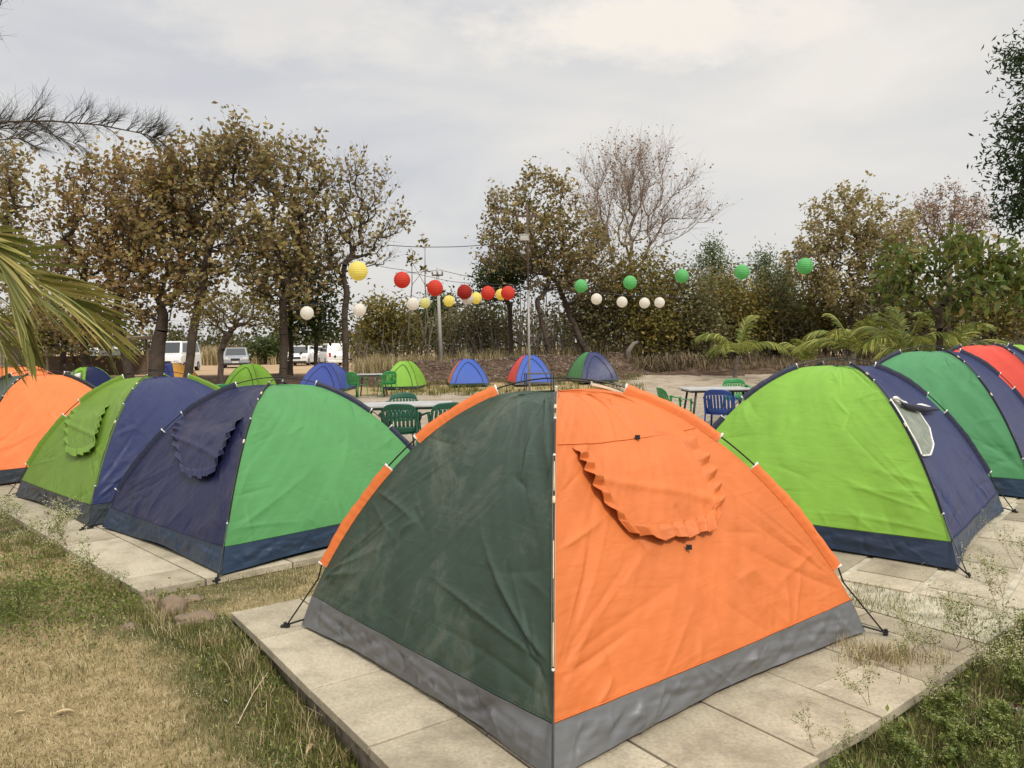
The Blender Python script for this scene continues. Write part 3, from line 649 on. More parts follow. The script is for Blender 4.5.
for i_, (xl, xr, yb, yt, yaw, fc, lc, sk, lab) in enumerate(SM):
    p = G((xl+xr)/2, yb); Y0 = p[1]; wpx = (xr-xl)*Y0/F; Yc = Y0+.85
    yr = math.radians(yaw); a_ = 1.5; dep = 1.9
    sc_ = wpx/(a_*math.cos(yr)+dep*abs(math.sin(yr))); a_ *= sc_; dep *= sc_
    cx = at((xl+xr)/2, 384, Yc)[0]; z0 = float(gz(cx, Yc))
    ht = at((xl+xr)/2, yt, Yc)[2]-z0
    right = {6: YELLOWF, 7: NAVY}.get(i_, lc)
    T = Tent(cx, Yc, yr, a_, dep, ht+.02, z0=z0+.02, skh=.10, seed=20+i_, wr=.5)
    build_tent(T, lab, [fc, right, fc, lc], sk, fc, fc, res=26, small=True, sleevew=.014, group='small dome tents across the yard')

# ------------------------------------------------------------------ furniture
def plastic(name, c): return simple(name, c, .38, var=.06, scale=5)
GCH = plastic('green_plastic', (.022, .22, .055)); DGCH = plastic('dark_green_plastic', (.012, .085, .050)); BCH = plastic('blue_plastic', (.018, .055, .25)); GRCH = plastic('grey_plastic', (.38, .38, .37))
def chair(loc, rz, mat, label, group):       # faces local -Y... the backrest is at +Y
    e_ = empty('plastic_chair', loc, rz, label, 'chair', group)
    m = MB(); U_, V_ = np.meshgrid(np.linspace(-1, 1, 13), np.linspace(-1, 1, 11))
    P_ = np.stack([U_*.225, V_*.215, .42+.018*U_**2-.014*(1-V_**2)], -1); m.grid(P_); m.build('seat', mat, e_, smooth=True, solid=.008)
    m = MB()                                 # back shell with vertical slots
    def B(u, v): # u -1..1, v 0..1
        return np.stack([u*(.235+.035*v-.05*v**4), .205+.11*v-.07*u**2*(1-.1*v), .43+.42*v*(1-.14*u**4)+.0*u], -1)
    for i in range(9):
        u0_ = -1+2*i/9+.035; u1_ = -1+2*(i+1)/9-.035
        U_, V_ = np.meshgrid(np.linspace(u0_, u1_, 3), np.linspace(.22, .80, 8)); m.grid(B(U_, V_))
    U_, V_ = np.meshgrid(np.linspace(-1, 1, 19), np.linspace(.78, 1, 5)); m.grid(B(U_, V_))
    U_, V_ = np.meshgrid(np.linspace(-1, 1, 19), np.linspace(.0, .24, 4)); m.grid(B(U_, V_))
    m.build('backrest', mat, e_, smooth=True, solid=.009)
    for s_ in (-1, 1):
        m = MB(); t = np.linspace(0, 1, 16)
        pth = np.stack([s_*(.245+.045*np.sin(t*math.pi)), .17-.40*t, .72-.08*t-.02*np.sin(t*3)-.10*np.clip(t-.85, 0, 1)*4], -1)
        U_ = np.array([-1, 1])*.024; P_ = np.stack([pth+np.array([q_, 0, 0]) for q_ in U_], 1); m.grid(P_)
        m.build('armrest', mat, e_, smooth=True, solid=.014)
        for t_ in (-1, 1):
            m = MB(); topz = .66 if t_ < 0 else .72; fx = .255; 
            p0 = np.array([s_*.262, t_*.235, 0]); p1 = np.array([s_*.235, t_*.205, .42]); p2 = np.array([s_*.262, t_*.195-.01, topz])
            tt = np.linspace(0, 1, 9)[:, None]; pth = np.where(tt < .6, p0+(p1-p0)*tt/.6, p1+(p2-p1)*(tt-.6)/.4)
            wv = np.linspace(.020, .032, 9)[:, None]
            A_ = pth+np.concatenate([wv*0, wv*t_*-1, wv*0], 1); B_ = pth+np.concatenate([wv*-s_*.9, wv*0, wv*0], 1)
            m.grid(np.stack([A_, pth, B_], 1)); m.build('leg', mat, e_, smooth=False, solid=.008)
    return e_
def table(loc, rz, w_, d_, topm, legm, label, name='table', h=.74):
    e_ = empty(name, loc, rz, label, 'table', None)
    m = MB(); m.box((0, 0, h-.015), (w_, d_, .03)); m.build('table_top', topm, e_, bevel=.006)
    m = MB(); m.box((0, 0, h-.05), (w_*.9, d_*.88, .035)); m.build('apron', legm, e_)
    for sx_ in (-1, 1):
        for sy_ in (-1, 1):
            m = MB(); m.tube([(sx_*w_*.44, sy_*d_*.42, 0), (sx_*w_*.36, sy_*d_*.36, h-.04)], .022, 8); m.build('leg', legm, e_, smooth=True)
    return e_
TTOP = simple('pale_grey_table_top', (.40, .40, .39), .45, var=.15, scale=6); TLEG = simple('dark_table_leg', (.03, .025, .025), .5); TLG2 = plastic('green_table_leg', (.03, .10, .07))
z_ = lambda x, y: float(gz(x, y))
p = at(404, 403, 11.6); table((p[0], 11.7, z_(p[0], 11.7)), .10, 1.45, .85, TTOP, TLG2, 'grey topped table among the dark green chairs left of the front tent', h=.76)
def chair_px(px, Y, face, mat, lab, grp):    # face: direction in degrees the sitter looks, 0 = away from camera
    q = gp(px, Y); return chair(q, math.radians(180+face), mat, lab, grp)
gA = 'dark green chairs around the left table'
chair_px(400, 12.6, 176, DGCH, 'dark green plastic chair on the far side of the left table', gA)
chair_px(400, 10.7, 4, DGCH, 'dark green plastic chair with its back to the camera at the left table', gA)
chair_px(440, 10.75, 28, DGCH, 'dark green plastic chair at the right end of the left table, beside the front tent', gA)
chair_px(352, 11.1, -70, DGCH, 'dark green plastic chair at the left end of the left table', gA)
p = at(716, 387, 14.8); table((p[0], 14.9, z_(p[0], 14.9)), .06, 1.25, .8, TTOP, TLEG, 'grey topped table beside the blue chair between the orange and lime tents')
gB = 'plastic chairs around the right table'
chair_px(675, 13.5, -80, GCH, 'green plastic chair at the left end of the right table', gB)
chair_px(722, 12.9, -30, BCH, 'blue plastic chair at the table between the orange and lime tents', gB)
chair_px(737, 16.0, 178, GCH, 'green plastic chair on the far side of the right table', gB)
gC = 'green chairs at the far table'
chair_px(357, 24.6, -32, GCH, 'green plastic chair on the left of the far table, beside the blue tent', gC)
chair_px(387, 24.8, 30, GCH, 'green plastic chair on the right of the far table, beside the lime tent', gC)
q = gp(372, 25.3); table(q, 0, 1.0, .7, TTOP, TLEG, 'small far table between two green plastic chairs')
chair_px(203, 17.5, 15, GRCH, 'pale grey plastic chair behind the navy panels of the left row', None)
chair_px(218, 17.2, 40, GCH, 'green plastic chair beside the pale grey one, behind the left row', None)

# black metal frame in front of the red and blue tent
q = gp(539, 19.5); fr = empty('metal_stand', q, .1, 'black metal stand frame in front of the blue tent with the red side', 'stand')
for s_ in (-1, 1):
    for t_ in (-1, 1):
        m = MB(); m.tube([(s_*.34, t_*.2, 0), (s_*.34, t_*.2, .9)], .016, 6); m.build('leg', TLEG, fr)
m = MB(); m.tube([(-.34, -.2, .9), (.34, -.2, .9), (.34, .2, .9), (-.34, .2, .9), (-.34, -.2, .9)], .016, 6); m.tube([(-.34, -.2, .3), (.34, -.2, .3)], .012, 6); m.build('top_rail', TLEG, fr)

# ------------------------------------------------------------------ poles, lanterns, wires
RUST = simple('rusty_pole', (.09, .055, .038), .7, var=.3, bump=.3); GALV = simple('galvanised_pole', (.30, .285, .265), .45, metal=.3, var=.12); CONC = simple('concrete_pole', (.42, .41, .38), .9, bump=.3)
PY = 23.; q = gp(529.5, PY); lp = empty('lamp_pole', q, 0, 'tall slim pole with wooden crossarm and floodlight behind the front tent', 'pole')
H1 = at(529, 205, PY)[2]-q[2]; zz = lambda py: at(529, py, PY)[2]-q[2]
m = MB(); m.tube([(0, 0, -.1), (0, 0, zz(290))], .036, 10); m.build('lower_pole', GALV, lp, smooth=True)
m = MB(); m.tube([(0, 0, zz(290)), (0, 0, H1)], .030, 8); m.build('upper_pole', RUST, lp, smooth=True)
m = MB(); m.box((0, 0, zz(216)), (.66, .05, .07), rz=.1); m.build('crossarm', RUST, lp)
m = MB(); m.tube([(-.35, 0, zz(248)), (0, 0, zz(262))], .02, 6); m.build('brace', RUST, lp)
fl = MB(); fl.box((-.1, -.12, zz(238)), (.30, .08, .20), rx=.3); fo = fl.build('floodlight', GALV, lp, bevel=.01)
m = MB(); m.box((-.1, -.168, zz(238)-.015), (.25, .01, .14), rx=.3); m.build('glass', simple('lamp_glass', (.55, .55, .52), .1), fo)
q2 = gp(442, 37.6); up = empty('utility_pole', q2, 0, 'pale concrete utility pole beyond the soil bank', 'pole')
ht = at(440, 268, 37.6)[2]-q2[2]
m = MB(); m.tube([(0, 0, -.3), (-.12, 0, ht)], [.095, .07], 10); m.build('shaft', CONC, up, smooth=True)
m = MB(); m.box((-.12, -.05, ht-.35), (.55, .07, .07)); m.build('crossarm', RUST, up)
for s_ in (-.24, 0, .24):
    m = MB(); m.tube([(s_-.12, -.05, ht-.3), (s_-.12, -.05, ht-.08)], [.04, .05], 8); m.build('insulator', CONC, up, smooth=True)

def lanternmat(n_, c, tr=.5):
    m, nt, p, o = newmat(n_); L = nt.links.new; tc = N(nt, 'ShaderNodeTexCoord'); nz = N(nt, 'ShaderNodeTexNoise'); nz.inputs['Scale'].default_value = 6; L(tc.outputs['Object'], nz.inputs[0])
    r = N(nt, 'ShaderNodeValToRGB'); c = np.array(c); r.color_ramp.elements[0].color = (*(c*.88), 1); r.color_ramp.elements[1].color = (*np.clip(c*1.08, 0, 1), 1); L(nz.outputs[0], r.inputs[0]); L(r.outputs[0], p.inputs['Base Color'])
    p.inputs['Roughness'].default_value = .75; t = N(nt, 'ShaderNodeBsdfTranslucent'); L(r.outputs[0], t.inputs[0]); mx = N(nt, 'ShaderNodeMixShader'); mx.inputs[0].default_value = tr
    L(p.outputs[0], mx.inputs[1]); L(t.outputs[0], mx.inputs[2]); L(mx.outputs[0], o.inputs[0]); return m
LM = {'red': lanternmat('red_paper', (.74, .085, .05)), 'dark red': lanternmat('dark_red_paper', (.45, .035, .02)), 'yellow': lanternmat('yellow_paper', (.92, .82, .26)), 'pale yellow': lanternmat('pale_yellow_paper', (.80, .78, .36)),
      'white': lanternmat('white_paper', (.86, .83, .76)), 'green': lanternmat('green_paper', (.21, .62, .24))}
WIREM = simple('lantern_wire', (.05, .05, .05), .7)
def lantern(c, R_, mat, lab, grp):
    e_ = empty('paper_lantern', (c[0], c[1], c[2]+R_), random.uniform(0, 3), lab, 'lantern', grp)
    m = MB(); th = np.linspace(.12, math.pi-.12, 56); ph = np.linspace(0, 2*math.pi, 25)
    rr = R_*(1+.022*np.cos(th*2*math.pi*4.2))
    TT, PP = np.meshgrid(th, ph, indexing='ij'); RR = rr[:, None]
    w_ = 1+.012*np.sin(PP*5+TT*2)
    m.grid(np.stack([RR*w_*np.sin(TT)*np.cos(PP), RR*w_*np.sin(TT)*np.sin(PP), RR*np.cos(TT)-R_], -1)); m.build('paper_shade', mat, e_, smooth=True)
    m = MB(); a_ = np.linspace(0, 2*math.pi, 13); r_ = R_*.14
    m.tube(np.stack([np.cos(a_)*r_, np.sin(a_)*r_, a_*0-.003], -1), .004, 5, caps=False); m.tube([(0, 0, -.02), (0, 0, .06)], .003, 4); m.build('wire_ring', WIREM, e_)
LN = [(358, 271, 9.6, 'yellow', 'large yellow paper lantern, highest and furthest left of the coloured ones', 'coloured lanterns strung left of the lamp pole'),
      (402, 280, 8.2, 'red', 'red paper lantern nearest the large yellow one', None), (435, 288, 8.0, 'red', 'red paper lantern in front of the concrete utility pole', None),
      (464.5, 292, 7.4, 'dark red', 'dark red paper lantern just above a white one', None), (488, 293, 7.0, 'red', 'red paper lantern between the dark red one and the last red one', None),
      (508, 293, 7.0, 'red', 'red paper lantern nearest the lamp pole', None)]
R1 = .19
row = []
for (x_, y_, r_, c_, lab, g_) in LN:
    Y_ = R1*F/r_; p = at(x_, y_, Y_); lantern(p, R1, LM[c_], lab, 'coloured lanterns strung left of the lamp pole'); row.append(p+np.array([0, 0, R1+.05]))
row.append(np.array([*gp(529, PY)[:2], at(529, 284, PY)[2]]))
LW = [(307, 313, 6.6, 'white', 'white paper lantern furthest left, low among the big trees'), (359.5, 310, 6.4, 'white', 'white paper lantern below the large yellow one'), (413, 304, 6.2, 'white', 'white paper lantern between the first two red ones'),
      (425, 303, 5.2, 'pale yellow', 'pale yellow paper lantern touching a white one, left of the utility pole'), (449, 301, 5.6, 'yellow', 'yellow paper lantern just right of the utility pole'),
      (467.5, 298.5, 6.0, 'white', 'white paper lantern under the dark red one'), (476, 298, 5.8, 'yellow', 'yellow paper lantern under and right of the dark red one'), (501, 294.5, 5.6, 'yellow', 'yellow paper lantern half behind the last red one')]
R2 = .155; row2 = []
for (x_, y_, r_, c_, lab) in LW:
    Y_ = R2*F/r_; p = at(x_, y_, Y_); lantern(p, R2, LM[c_], lab, 'small lanterns strung left of the lamp pole'); row2.append(p+np.array([0, 0, R2+.05]))
row2.append(np.array([*gp(529, PY)[:2], at(529, 288, PY)[2]]))
GR = [(581, 286, 6.6, 'green', 'green paper lantern nearest the lamp pole'), (630, 282.5, 6.8, 'green', 'second green paper lantern from the lamp pole'), (682, 276, 6.9, 'green', 'third green paper lantern, in the middle of the green row'),
      (742, 272, 7.4, 'green', 'fourth green paper lantern, beside the green conifer'), (805, 266, 8.0, 'green', 'fifth green paper lantern, furthest right and largest')]
row3 = [np.array([*gp(529, PY)[:2], at(529, 284, PY)[2]])]
for (x_, y_, r_, c_, lab) in GR:
    Y_ = R1*F/r_*.85; p = at(x_, y_, Y_); lantern(p, R1*.85, LM[c_], lab, 'green lanterns strung right of the lamp pole'); row3.append(p+np.array([0, 0, R1*.85+.05]))
WR = [(596.5, 299, 5.5, 'white', 'white paper lantern nearest the lamp pole on the right'), (622, 302, 5.4, 'white', 'second white paper lantern right of the lamp pole'), (644.5, 303, 5.3, 'white', 'third white paper lantern right of the lamp pole'), (659.5, 302.5, 5.2, 'white', 'last white paper lantern right of the lamp pole')]
row4 = [np.array([*gp(529, PY)[:2], at(529, 290, PY)[2]])]
for (x_, y_, r_, c_, lab) in WR:
    Y_ = R2*F/r_*.92; p = at(x_, y_, Y_); lantern(p, R2*.92, LM[c_], lab, 'white lanterns strung right of the lamp pole'); row4.append(p+np.array([0, 0, R2*.92+.05]))
row.insert(0, at(318, 255, 13.5)); row2.insert(0, at(285, 306, 17.5)); row3.append(at(880, 250, 14.)); row4.append(at(700, 296, 24.))
def strung(pts, r_, lab, sag=.03):
    m = MB(); P_ = []
    for a, b in zip(pts[:-1], pts[1:]):
        for t in np.linspace(0, 1, 8)[:-1]:
            q = a+(b-a)*t; q[2] += -sag*np.linalg.norm(b-a)*4*t*(1-t)*.5+0; P_.append(q)
    P_.append(pts[-1]); m.tube(P_, r_, 5); o = m.build('hanging_wire', WIREM); tagk(o, lab, 'wire')
strung(row, .006, 'wire carrying the red and large yellow lanterns to the lamp pole')
strung(row2, .006, 'wire carrying the small white and yellow lanterns left of the lamp pole')
strung(row3, .006, 'wire carrying the five green lanterns right of the lamp pole')
strung(row4, .006, 'wire carrying the four white lanterns right of the lamp pole')
strung([at(388, 245, 44.), at(440, 247, 44.), at(500, 243, 46.), at(560, 246, 48.)], .022, 'overhead power line crossing the gap above the red lanterns')
strung([at(395, 273, 44.), at(440, 270, 44.), at(520, 285, 46.)], .016, 'overhead power line at the top of the utility pole')

# ------------------------------------------------------------------ vegetation
BARK = simple('bark', (.058, .041, .030), .9, var=.35, scale=5, bump=.8, bscale=20)
BARKW = simple('warm_grey_bark', (.25, .195, .15), .9, var=.25, scale=5)
BARKG = simple('grey_bark', (.17, .14, .115), .9, var=.3, scale=5, bump=.6, bscale=20)
LF_BR = leafmat('dry_teak_leaves', [(0.108, 0.076, 0.043), (0.216, 0.147, 0.072), (0.288, 0.214, 0.102), (0.223, 0.214, 0.072), (0.360, 0.265, 0.115), (0.576, 0.443, 0.182)], trans=.4)
LF_DK = leafmat('brown_leaves', [(0.103, 0.078, 0.041), (0.220, 0.144, 0.068), (0.337, 0.210, 0.092), (0.259, 0.236, 0.068), (0.570, 0.366, 0.136)])
LF_HB = leafmat('olive_brown_leaves', [(0.078, 0.065, 0.031), (0.143, 0.117, 0.056), (0.195, 0.163, 0.075), (0.143, 0.169, 0.056), (0.299, 0.234, 0.119)])
LF_OL = leafmat('olive_leaves', [(0.066, 0.066, 0.017), (0.144, 0.123, 0.032), (0.222, 0.162, 0.043), (0.189, 0.190, 0.036), (0.399, 0.285, 0.072)])
LF_GR = leafmat('dark_green_leaves', [(0.025, 0.040, 0.013), (0.049, 0.075, 0.020), (0.077, 0.106, 0.028), (0.112, 0.138, 0.033)])
LF_GD = leafmat('golden_leaves', [(.17, .13, .06), (.30, .23, .11), (.42, .33, .15), (.22, .22, .08), (.55, .45, .22)])
LF_BG = leafmat('bright_green_leaves', [(0.041, 0.068, 0.012), (0.072, 0.116, 0.021), (0.105, 0.150, 0.029), (0.178, 0.184, 0.041), (0.242, 0.170, 0.049)])
LF_DR = leafmat('papery_dry_leaves', [(0.165, 0.103, 0.066), (0.303, 0.194, 0.121), (0.413, 0.266, 0.165)], trans=.2)
LF_CN = leafmat('conifer_leaves', [(0.055, 0.094, 0.025), (0.101, 0.159, 0.039), (0.191, 0.236, 0.055)])
LF_NR = leafmat('glossy_green_leaves', [(0.014, 0.030, 0.011), (0.025, 0.051, 0.015), (0.049, 0.088, 0.024)], rough=.4)
PALMM = leafmat('palm_leaflets', [(.16, .17, .045), (0.125, 0.143, 0.030), (0.250, 0.247, 0.060), (0.400, 0.351, 0.108), (0.525, 0.455, 0.180)], trans=.3)
BRUSHM = leafmat('brown_brush', [(.06, .045, .025), (.12, .085, .045), (.20, .15, .08), (.30, .24, .14)], trans=.2)
STRAWM = leafmat('dry_straw', [(.10, .08, .035), (.26, .20, .095), (.46, .37, .19), (.70, .60, .38)], trans=.2)
GRASSM = leafmat('green_grass', [(0.052, 0.067, 0.015), (0.095, 0.120, 0.026), (0.172, 0.173, 0.046), (0.380, 0.284, 0.106)], trans=.3)

def leafcloud(P, size, asp=.55, up=None, r_=rng, droop=0.0, rnd=None):
    n = len(P); size = np.broadcast_to(size, (n,))*r_.uniform(.65, 1.25, n)
    d = r_.normal(size=(n, 3)); d[:, 2] = d[:, 2]*.7-droop; d /= np.linalg.norm(d, axis=1)[:, None]
    s_ = np.cross(d, r_.normal(size=(n, 3))); s_ /= np.linalg.norm(s_, axis=1)[:, None]; nn = np.cross(d, s_)
    S_ = size[:, None]; L_ = d*S_; W_ = s_*S_*asp*.5; f = nn*S_*.12
    V = np.stack([P, P+L_*.5+W_+f, P+L_, P+L_*.5-W_+f], 1).reshape(-1, 3)
    Q = np.arange(n*4).reshape(n, 4)
    a = r_.random(n) if rnd is None else rnd
    return V, Q, np.repeat(a, 4)
def tubes(A, B, ra, rb, n):               # many frustums at once
    T = B-A; ln = np.linalg.norm(T, axis=1)[:, None]+1e-9; T = T/ln
    ref = np.where(abs(T[:, 2:3]) < .9, np.array([[0, 0, 1.]]), np.array([[1., 0, 0]]))
    X = np.cross(T, ref); X /= np.linalg.norm(X, axis=1)[:, None]; Y = np.cross(T, X); th = np.arange(n)/n*2*math.pi
    C_ = X[:, None]*np.cos(th)[None, :, None]+Y[:, None]*np.sin(th)[None, :, None]
    V = np.concatenate([A[:, None]+C_*ra[:, None, None], B[:, None]+C_*rb[:, None, None]], 1).reshape(-1, 3)
    j = np.arange(n); k = (j+1) % n
    Q = (np.arange(len(A))[:, None, None]*2*n+np.stack([j, k, n+k, n+j], -1)[None]).reshape(-1, 4)
    return V, Q
def skeleton(base, trunk, pts, r_tip, r_base, r_, bend=.35, expo=.5):
    # grow towards every crown point from its cheapest older node
    nodes = [np.array(p, float) for p in trunk]; par = [-1]+list(range(len(trunk)-1)); cost = [0]
    for i in range(1, len(trunk)): cost.append(cost[-1]+np.linalg.norm(nodes[i]-nodes[i-1])*.25)
    f = nodes[-1]; order = np.argsort(np.linalg.norm(pts-f, axis=1)); first = max(1, int(len(trunk)*.5))
    arr = np.zeros((len(trunk)+len(pts)*3, 3)); arr[:len(nodes)] = nodes; cs = np.zeros(len(arr)); cs[:len(nodes)] = cost; cs[:first] += 50; n = len(nodes)
    for oi in order:
        p = pts[oi]; d = arr[:n]-p; dd = np.sqrt((d**2).sum(1)); c = dd**1.25+bend*cs[:n]+np.maximum(0, arr[:n, 2]-p[2])*1.2
        b = int(np.argmin(c)); q = arr[b]; L_ = dd[b]
        prev = b; segs = 3 if L_ > .5 else 1
        for s_ in range(1, segs+1):
            t = s_/segs; x = q+(p-q)*t
            if s_ < segs: x = x+r_.normal(size=3)*L_*.055+np.array([0, 0, -.07*L_*math.sin(math.pi*t)])
            if n >= len(arr): break
            arr[n] = x; par.append(prev); cs[n] = cs[prev]+L_/segs; prev = n; n += 1
    arr = arr[:n]; wgt = np.ones(n)
    for i in range(n-1, 0, -1): wgt[par[i]] += wgt[i]
    rad_ = r_tip*wgt**expo; rad_ = rad_*min(1, r_base/rad_[0]) if rad_[0] > r_base else rad_
    rad_ = np.maximum(rad_, r_tip*.8)
    return arr, np.array(par), rad_
def blobpts(blobs, Y, n, r_, depth=1.0, shell=.45):
    out_ = []; wts = np.array([b[2]*b[3] for b in blobs], float)**.9; wts /= wts.sum()
    for b, w_ in zip(blobs, wts):
        m_ = max(2, int(round(n*w_))); v = r_.normal(size=(m_, 3)); v /= np.linalg.norm(v, axis=1)[:, None]; v *= (r_.random(m_)**shell)[:, None]
        Yb = Y+(b[4] if len(b) > 4 else 0); c = at(b[0], b[1], Yb); s_ = Yb/F
        out_.append(c+v*np.array([b[2]*s_, b[2]*s_*depth, b[3]*s_]))
    return np.concatenate(out_)
NT = [0]
def tree(name, label, px, Y, trunk_px, blobs, npts, leaves, lsize, lmat, r_base, r_tip=.008, bark=None, spread=.33, group=None, cat='tree', droop=.2, bend=.35, expo=.5, depth=.9, twigs=0, twlen=.5, asp=.6, shell=.45, extra=None, palette=None):
    NT[0] += 1; r_ = np.random.default_rng(100+NT[0]); base = gp(px, Y)
    tr = [base+np.array([0, 0, -.15])]
    tp = [(px, None)]+list(trunk_px)
    for (x_, y_) in trunk_px: tr.append(at(x_, y_, Y+r_.uniform(-.2, .2)))
    T_ = [];                                # densify the trunk
    for a, b in zip(tr[:-1], tr[1:]):
        for t in np.linspace(0, 1, 5)[:-1]: T_.append(a+(b-a)*t+r_.normal(size=3)*.02*(t > 0))
    T_.append(tr[-1]); pts = blobpts(blobs, Y, npts, r_, depth, shell)
    pts[:, 2] = np.maximum(pts[:, 2], base[2]+.3)
    e_ = empty(name, base, 0, label, cat, group)
    A_, par, rad_ = skeleton(base, T_, pts, r_tip, r_base, r_, bend, expo)
    nt_ = len(T_); rad_[:nt_] = np.maximum(rad_[:nt_], r_base*np.linspace(1, .62, nt_)); rad_[0] *= 1.25
    nr = rad_.copy(); pr = np.minimum(rad_[par], rad_*2.2); pr[:nt_] = rad_[par[:nt_]]
    i = np.arange(1, len(A_)); loc = A_-base
    thick = rad_[i] > .03
    V1, Q1 = tubes(loc[par[i[thick]]], loc[i[thick]], pr[i[thick]], nr[i[thick]], 8)
    V2, Q2 = tubes(loc[par[i[~thick]]], loc[i[~thick]], pr[i[~thick]], nr[i[~thick]], 4)
    V = [V1, V2]; Qs = [Q1, Q2+len(V1)]; off = len(V1)+len(V2)
    tips = loc[nt_:]; c_ = loc[nt_-1]
    if twigs:
        k_ = np.repeat(np.arange(len(tips)), twigs); A2 = tips[k_]; od = A2-c_; od /= np.linalg.norm(od, axis=1)[:, None]+1e-6
        dv = od*.9+r_.normal(size=A2.shape)*.55+np.array([0, 0, .25]); dv /= np.linalg.norm(dv, axis=1)[:, None]; ln = (twlen*r_.uniform(.4, 1.3, len(A2)))[:, None]
        mid = A2+dv*ln*.5; B2 = mid+(dv+np.array([0, 0, .15])+r_.normal(size=A2.shape)*.25)*ln*.5
        rt = np.full(len(A2), r_tip*.7)
        Va, Qa = tubes(A2, mid, rt, rt*.75, 3); V.append(Va); Qs.append(Qa+off); off += len(Va)
        Vb, Qb = tubes(mid, B2, rt*.75, rt*.4, 3); V.append(Vb); Qs.append(Qb+off); off += len(Vb); tips2 = np.concatenate([mid, B2])
    big('trunk', np.concatenate(V), np.concatenate(Qs), bark or BARK, e_, smooth=True)
    src = tips2 if twigs else tips
    n = leaves; k_ = r_.integers(0, len(src), n); cl = r_.random(len(src))
    P_ = src[k_]+r_.normal(size=(n, 3))*spread*(.25 if twigs else 1)
    Vl, Ql, al = leafcloud(P_, lsize, asp, droop=droop, r_=r_, rnd=np.clip(cl[k_]*.45+r_.random(n)*.6, 0, 1))
    big('crown', Vl, Ql, lmat, e_, attr=al)
    return e_

gL = 'large dry-leaved trees behind the left tents'; gBsh = 'bushy trees behind the yard'
tree('dry_leaved_tree', 'brown-leaved tree at the far left edge, above the motorcycle', 22, 27, [(24, 330), (20, 285)], [(5, 215, 50, 75), (25, 290, 42, 45), (-40, 200, 60, 80), (12, 170, 34, 26)], 187, 3568, .21, LF_BR, .17, group=gL, twigs=2, twlen=.75, spread=.40, shell=.55)
tree('dry_leaved_tree', 'brown-leaved tree with a leaning trunk behind the lime tent', 92, 30, [(84, 345), (78, 315)], [(85, 215, 45, 50), (60, 270, 40, 45), (110, 250, 42, 48), (100, 178, 40, 26), (75, 310, 40, 26)], 216, 4237, .21, LF_DK, .2, group=gL, twigs=2, twlen=.75, spread=.36, shell=.6)
tree('dry_leaved_tree', 'brown tree with a dark leaning trunk beside the half hidden white car', 132, 29, [(125, 350), (116, 325), (118, 300)], [(130, 230, 42, 55), (120, 290, 38, 38), (150, 185, 42, 30), (105, 320, 26, 20)], 202, 3791, .21, LF_DK, .20, group=gL, twigs=2, twlen=.75, spread=.36, shell=.6)
tree('dry_leaved_tree', 'thick-trunked brown tree standing behind the blue and amber tent', 155, 28.5, [(158, 345), (163, 315)], [(168, 235, 40, 60), (155, 300, 32, 34), (180, 185, 42, 32), (185, 290, 26, 30)], 216, 3791, .21, LF_DK, .33, group=gL, twigs=2, twlen=.75, spread=.36, shell=.6)
tree('dry_leaved_tree', 'tallest olive and gold tree, its slim trunk leaning right beside the white van', 184, 28, [(192, 340), (202, 290), (208, 250)], [(215, 195, 50, 58), (245, 165, 36, 34), (190, 225, 42, 48), (232, 150, 34, 24), (240, 240, 40, 42), (215, 270, 36, 30)], 274, 4683, .22, LF_BR, .17, group=gL, spread=.36, shell=.6, twigs=3, twlen=.8)
tree('dry_leaved_tree', 'olive tree with a straight dark trunk right of the parked grey car', 283, 30, [(284, 345), (283, 300)], [(288, 195, 40, 52), (270, 245, 46, 44), (315, 225, 36, 50), (262, 170, 26, 26), (302, 170, 26, 26), (285, 285, 40, 30)], 245, 4237, .22, LF_BR, .16, group=gL, spread=.36, shell=.6, twigs=3, twlen=.8)
tree('dry_leaved_tree', 'slim tree with a darker trunk close behind the straight dark trunk', 290, 33, [(291, 345), (290, 310)], [(282, 275, 34, 32), (300, 250, 34, 36), (270, 305, 26, 20)], 115, 1872, .21, LF_OL, .13, group=gL, twigs=2, twlen=.75, spread=.4, shell=.6)
tree('dry_leaved_tree', 'half-bare tree with a straight trunk in front of the white people carrier', 345, 31, [(345, 330), (346, 285)], [(345, 220, 30, 45), (362, 195, 32, 30), (378, 235, 24, 32), (350, 170, 22, 12), (394, 222, 10, 18), (340, 262, 28, 24)], 187, 1159, .20, LF_BR, .14, group=gL, spread=.28, twigs=3, twlen=.8)
tree('green_tree', 'small dark green tree between two straight trunks', 316, 33, [(316, 350), (316, 330)], [(312, 290, 30, 32), (325, 315, 22, 18), (298, 318, 24, 18)], 130, 2856, .20, LF_GR, .09, spread=.36)
tree('small_tree', 'small twisted tree beside the parked grey car', 222, 26, [(220, 352), (229, 335), (236, 325)], [(235, 312, 34, 18), (215, 320, 22, 14), (255, 318, 22, 14)], 150, 1700, .09, LF_OL, .11, r_tip=.008, spread=.2, twigs=2, twlen=.35)
tree('green_tree', 'low dark green tree in the field right of the grey car', 266, 66, [(266, 350)], [(262, 348, 20, 9), (275, 346, 16, 8)], 60, 1700, .3, LF_GR, .14, spread=.4)
tree('green_tree', 'low shady tree behind the motorcycle', 62, 36, [(64, 340)], [(55, 322, 45, 26), (95, 330, 30, 22), (20, 325, 40, 25)], 150, 5000, .17, LF_OL, .14, spread=.4)

